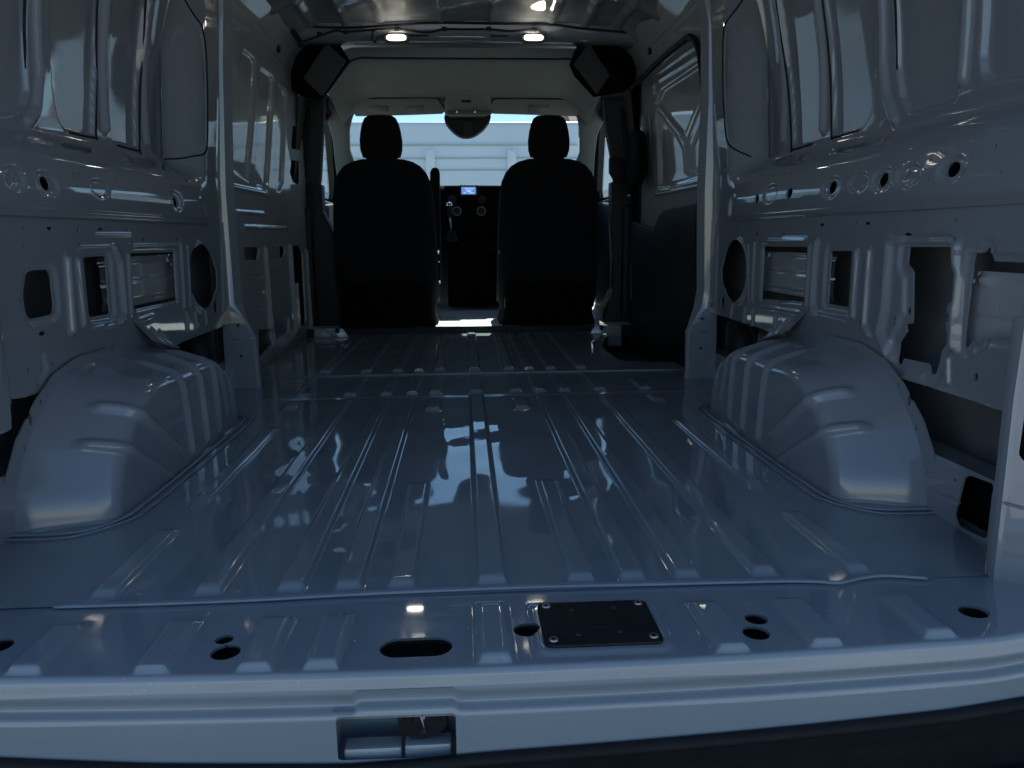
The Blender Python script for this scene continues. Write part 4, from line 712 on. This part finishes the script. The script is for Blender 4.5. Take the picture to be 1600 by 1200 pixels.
attach(link('console_rim', boxm(-.125, .165, 5.27, 5.32, [(0.0052,1.3245)][0][1], [(0.0056,1.3441)][0][1], .005), GREYT), oc)
MH = [(-0.1441,1.3346),(0.1645,1.3349),(0.1556,1.2949),(0.1172,1.2467),(0.0663,1.2105),(0.0241,1.1944),(-0.0304,1.1944),(-0.0718,1.2146),(-0.1128,1.2507),(-0.1451,1.2947)]
attach(link('camera_cover', prism(MH, 'y', 5.36, 5.52, .016, 3), PLAST), oc)
attach(link('mirror_face', prism([(-0.1233,1.3245),(0.1429,1.3247),(0.1343,1.3008),(-0.1114,1.3006)], 'y', 5.34, 5.362, .004), PLAST), oc)
attach(link('stalk', prism([(-0.0161,1.284),(0.0338,1.284),(0.0365,1.196),(-0.022,1.196)], 'y', 5.335, 5.37, .005), DTRIM), oc)
for x, z in [(-0.0603,1.3328),(0.0546,1.3329)]: attach(link('map_light', disc((x, z, 5.262), .008, .01, 'y', 14, .002), CHROME), oc)
def lamp(px, lab):
    (x, z) = px; r = empty('roof_lamp', (x, 4.2, z), label=lab, cat='lamp', group='roof lamps')
    def ov(y, a, b): return [(x + a * math.copysign(abs(math.cos(t)) ** .6, math.cos(t)), y + b * math.sin(t) * .35, z + b * math.copysign(abs(math.sin(t)) ** .8, math.sin(t))) for t in np.linspace(0, 6.283, 33)[:-1]]
    attach(link('housing', loft([ov(4.215, .062, .021), ov(4.175, .062, .021), ov(4.168, .056, .017)]), GREYT), r)
    attach(link('lens', loft([ov(4.172, .047, .015), ov(4.160, .046, .014), ov(4.152, .040, .011), ov(4.150, .02, .004)]), LENS), r)
lamp([(-0.348,1.5215)][0], 'lit oval roof lamp on the header bow, above the left seat')
lamp([(0.3358,1.5258)][0], 'lit oval roof lamp on the header bow, above the right seat')
wh = empty('wiring_harness', (0, 4.2, 1.65), label='black wiring harness clipped along the roof header bow', cat='wiring')
hp = [(-0.82,1.5006),(-0.7244,1.531),(-0.6449,1.5553),(-0.5981,1.5497),(-0.4718,1.5595),(-0.4465,1.5626),(-0.3453,1.5663),(-0.2032,1.5493),(-0.1106,1.5649),(-0.0021,1.5656),(0.1131,1.5664),(0.2286,1.5582),(0.3414,1.568),(0.3769,1.5501),(0.3995,1.526)]
attach(link('cable', tube(catmull([(x, 4.183, z) for x, z in hp], 6), .0055, 6), CABLE), wh)
hp2 = [(-0.4402,1.5626),(-0.4627,1.5506),(-0.4671,1.5207),(-0.4553,1.4998),(-0.4387,1.5208),(-0.4099,1.53)]
attach(link('cable_loop', tube(catmull([(x, 4.178, z) for x, z in hp2], 6), .005, 6), CABLE), wh)
hp3 = [(-0.8146,1.5766),(-0.5964,1.5693),(-0.3442,1.5859),(-0.1541,1.5962),(0.1005,1.5951),(0.4216,1.5914),(0.5835,1.5744),(0.8281,1.5549),(0.8709,1.543)]
attach(link('cable', tube(catmull([(x, 4.186, z) for x, z in hp3], 6), .006, 6), CABLE), wh)
for x, z in [(-0.7259,1.5382),(-0.5971,1.548),(-0.3448,1.5646),(-0.1104,1.5662),(0.1128,1.5677),(0.3408,1.5662),(0.8672,1.5425),(0.8936,1.5366)]: attach(link('cable_clip', boxm(x - .012, x + .012, 4.17, 4.19, z - .009, z + .009, .003), PLAST), wh)
hp4 = [(p[0], y, p[1]) for y, p in zip((3.85, 3.93, 4.02, 4.12, 4.17, 4.21), [(-0.9098,1.6344)] + [(-0.8964,1.608)] + [(-0.8806,1.5819)] + [(-0.859,1.5556)] + [(-0.8345,1.5208)] + [(-0.8194,1.4883)])]
attach(link('cable_trunk', tube(catmull(hp4, 8), [.014] * 41, 8), CABLE), wh)

# ---- things on the sill
tp = empty('mounting_plate', (.147, 1.03, .002), label='black square mounting plate screwed to the rear sill', cat='plate')
PLm = [(.064, .966), (.064, 1.092), (.228, 1.092), (.228, .966)]
def rpoly(P, r, n=5):
    (x0, y0), (x1, y1) = P[0], P[2]; out = []
    for cx, cyy, a0 in ((x1 - r, y1 - r, 0), (x0 + r, y1 - r, 90), (x0 + r, y0 + r, 180), (x1 - r, y0 + r, 270)):
        out += [(cx + r * math.cos(math.radians(a0 + k * 90 / n)), cyy + r * math.sin(math.radians(a0 + k * 90 / n))) for k in range(n + 1)]
    return out
attach(link('plate', prism(rpoly(PLm, .012), 'z', .0012, .0058, .0012), PLAST), tp)
attach(link('boss', disc((.147, 1.028, .0050), .020, .0025, 'z', 24, .001), PLAST), tp)
for x, y in ((.077, .980), (.215, .980), (.077, 1.079), (.215, 1.079)):
    sc_ = attach(link('screw', disc((x, y, .005), .0068, .0035, 'z', 16, .001), STEEL), tp)
    dv = link('drive_recess', disc((x, y, .0083), .0032, .0006, 'z', 6, 0), RUBBER); dv.parent = sc_
for x, y in ((.113, .992), (.172, .996), (.113, 1.066), (.176, 1.068)): attach(link('rivet', disc((x, y, .005), .0036, .002, 'z', 12, .0006), DTRIM), tp)
la = empty('door_striker', (-.10, .95, -.08), label='black door latch striker inside the sill pocket', cat='latch')
attach(link('base', prism([(-.134, -.062), (-.070, -.062), (-.067, -.092), (-.076, -.102), (-.098, -.112), (-.116, -.111), (-.134, -.100)], 'y', .945, .985, .004), PLAST), la)
attach(link('striker_bar', tube([(-.1005, .942, -.066), (-.1005, .934, -.070), (-.1005, .934, -.092), (-.1005, .944, -.098)], .0032, 8), STEEL), la)
for x in (-.120, -.083): attach(link('bolt', disc((x, -.078, .940), .007, .006, 'y', 6, .001), RUBBER), la)
bk = empty('pocket_bracket', (-.165, .96, -.07), label='small grey threaded bracket beside the latch striker', cat='bracket')
attach(link('bracket_plate', boxm(-.168, -.146, .95, .956, -.078, -.060, .002), GREYT), bk); attach(link('threaded_hole', disc((-.157, -.067, .947), .005, .004, 'y', 12, .0005), RUBBER), bk)
# bumper
BUMP = mat('bumper_plastic', (.007, .007, .008), .6, spec=.2, bump=.5, bscale=350, rvar=.2, vscale=25)
bu = empty('rear_bumper', (0, .85, -.15), label='black ribbed plastic rear bumper step below the sill', cat='bumper')
def bum(x, t):
    top = np.interp(x, [-1.05, -.70, -.45, -.2, 0, .35, .62, .75, 1.05], [-.090, -.104, -.118, -.126, -.116, -.106, -.098, -.088, -.05])
    y = .918 + .05 * x * x - .24 * t; z = top - .010 - .05 * sstep(t / .15) - .035 * t - .004 * sstep((np.sin(t * 48) - .3) / .4) - .25 * sstep((t - .86) / .14)
    return np.stack([x, y, z], 1)
attach(link('step_pad', sheet(np.arange(-1.05, 1.051, .02), np.linspace(0, 1, 90), None, None, lambda x, t, h: bum(x, t)), BUMP), bu)
attach(link('pad_lip', tube([tuple(v) for v in bum(np.linspace(-1.05, 1.05, 60), np.zeros(60)) + np.array([0, .004, -.002])], .010, 8), RUBBER), bu)
for x, y in ((.22, .80), (.62, .83), (-.4, .79)): attach(link('pad_stud', disc((x, y, -.134), .005, .006, 'z', 10, .001), DTRIM), bu)
# dust and grit left on the floor
gv, gf = [], []
for k in range(160):
    x, y = RNG.uniform(-.75, .75), RNG.uniform(1.0, 3.2); r = RNG.uniform(.0006, .0022); a = RNG.uniform(0, 3.14); z = .0085 if 0 else float(max(.0, floor_h(np.array([x]), np.array([y]))[0] if y > 1.15 else -.002)) + .0008; b = len(gv)
    for i in range(4): gv.append((x + r * (1 + .6 * (i % 2)) * math.cos(a + i * 1.57), y + r * math.sin(a + i * 1.57), z))
    gv.append((x, y, z + r * .8)); gf += [(b, b + 1, b + 4), (b + 1, b + 2, b + 4), (b + 2, b + 3, b + 4), (b + 3, b, b + 4)]
gme = bpy.data.meshes.new('g'); gme.from_pydata(gv, [], gf); link('floor_grit', gme, DUST, smooth=False, kind='stuff')

# ================================================================== OUTSIDE, SEEN THROUGH THE WINDSCREEN
ov_ = empty('parked_van', (-1.2, 10.6, -.72), label='long white panel van parked crosswise ahead of the windscreen', cat='van')
YV = 10.0
vr = [[(x, YV + y, z) for y, z in ((.06, -.30), (0, .1), (0, .95), (.03, 1.25), (.07, 1.60), (.10, 1.88), (.115, 1.93), (.15, 1.945), (1.6, 1.93), (1.9, 1.7), (2.0, .9), (1.95, -.30))] for x in (-3.9, -3.0, -1.0, 1.42)]
attach(link('body', loft(vr), OUTW), ov_)
GROOVE = mat('panel_groove', (.50, .53, .54), .6)
for (x0, z), off, hh in zip([(0.1138,1.6596),(0.1111,1.4996),(0.1086,1.3578)], (.062, .048, .034), (.009, .006, .008)): attach(link('side_moulding', boxm(-3.8, 1.40, YV + off - .016, YV + off + .03, z - hh, z + hh, .002), GROOVE), ov_)
for x in (-.42, .58): attach(link('upright_bar', boxm(x - .055, x + .055, YV - .006, YV + .10, 1.28, 1.60, .01), OUTW), ov_)  # raised upright bars added to the near side of the van
attach(link('bonnet', prism([(YV + .1, -.3), (YV + .1, .75), (YV + 1.9, .75), (YV + 1.9, -.3)], 'x', -5.0, -3.85, .08), OUTW), ov_)
for x in (-4.2, .3): attach(link('wheel', disc((YV + .02, -.38, 0), .34, .22, 'x', 28, .03), RUBBER), ov_).location = (x, 0, 0) if False else (0, 0, 0)
hs_ = empty('house', (6, 26, -.72), label='distant house with brown roof at right edge of the windscreen', cat='house')
attach(link('wall', boxm(3.75, 9, 26, 32, -.72, 3.4, .02), BRICK), hs_); attach(link('roof', prism([(25.5, 3.4), (29, 5.2), (32.5, 3.4)], 'x', 3.6, 9.4, .02), ROOFT), hs_)
for x in (4.3, 5.6): attach(link('window', boxm(x, x + .7, 25.97, 26.02, 1.4, 2.6, .02), DGLASS), hs_)
sv = empty('parked_lorry', (2.6, 16, -.72), label='pale box lorry farther off beyond the right headrest', cat='lorry')
attach(link('box', boxm(2.05, 6.5, 16, 18.2, .2, 2.45, .04), OUTW), sv); attach(link('chassis', boxm(2.1, 7.6, 16.2, 18, -.3, .2, .03), PLAST), sv); attach(link('cab', boxm(6.6, 8.0, 16.1, 18.1, .0, 1.6, .12), OUTW), sv)
def tree(x, y, h, rad, lab):
    t = empty('tree', (x, y, -.72), label=lab, cat='tree'); attach(link('trunk', tube([(x, y, -.72), (x + .1, y, h * .4), (x, y + .1, h * .75)], [.22, .16, .08], 8), BARK), t)
    N = 2600; d = RNG.normal(size=(N, 3)); d /= np.linalg.norm(d, axis=1, keepdims=True); rr_ = RNG.uniform(.35, 1, N) ** .6
    lob = 1 + .25 * np.sin(d[:, 0] * 5 + 1) * np.cos(d[:, 2] * 6); c = np.stack([x + d[:, 0] * rad * rr_ * lob, y + d[:, 1] * rad * rr_ * lob, h * .72 + d[:, 2] * rad * .85 * rr_ * lob], 1)
    a = RNG.normal(size=(N, 3)) * .13; b = RNG.normal(size=(N, 3)) * .13; V = np.stack([c + a, c + b, c - a, c - b], 1).reshape(-1, 3)
    me = bpy.data.meshes.new('c'); me.from_pydata(V.tolist(), [], np.arange(N * 4).reshape(-1, 4).tolist()); attach(link('crown', me, LEAF, smooth=False), t)
tree(4.6, 22, 4.3, 1.5, 'small leafy tree above the distant lorry at right edge of windscreen')
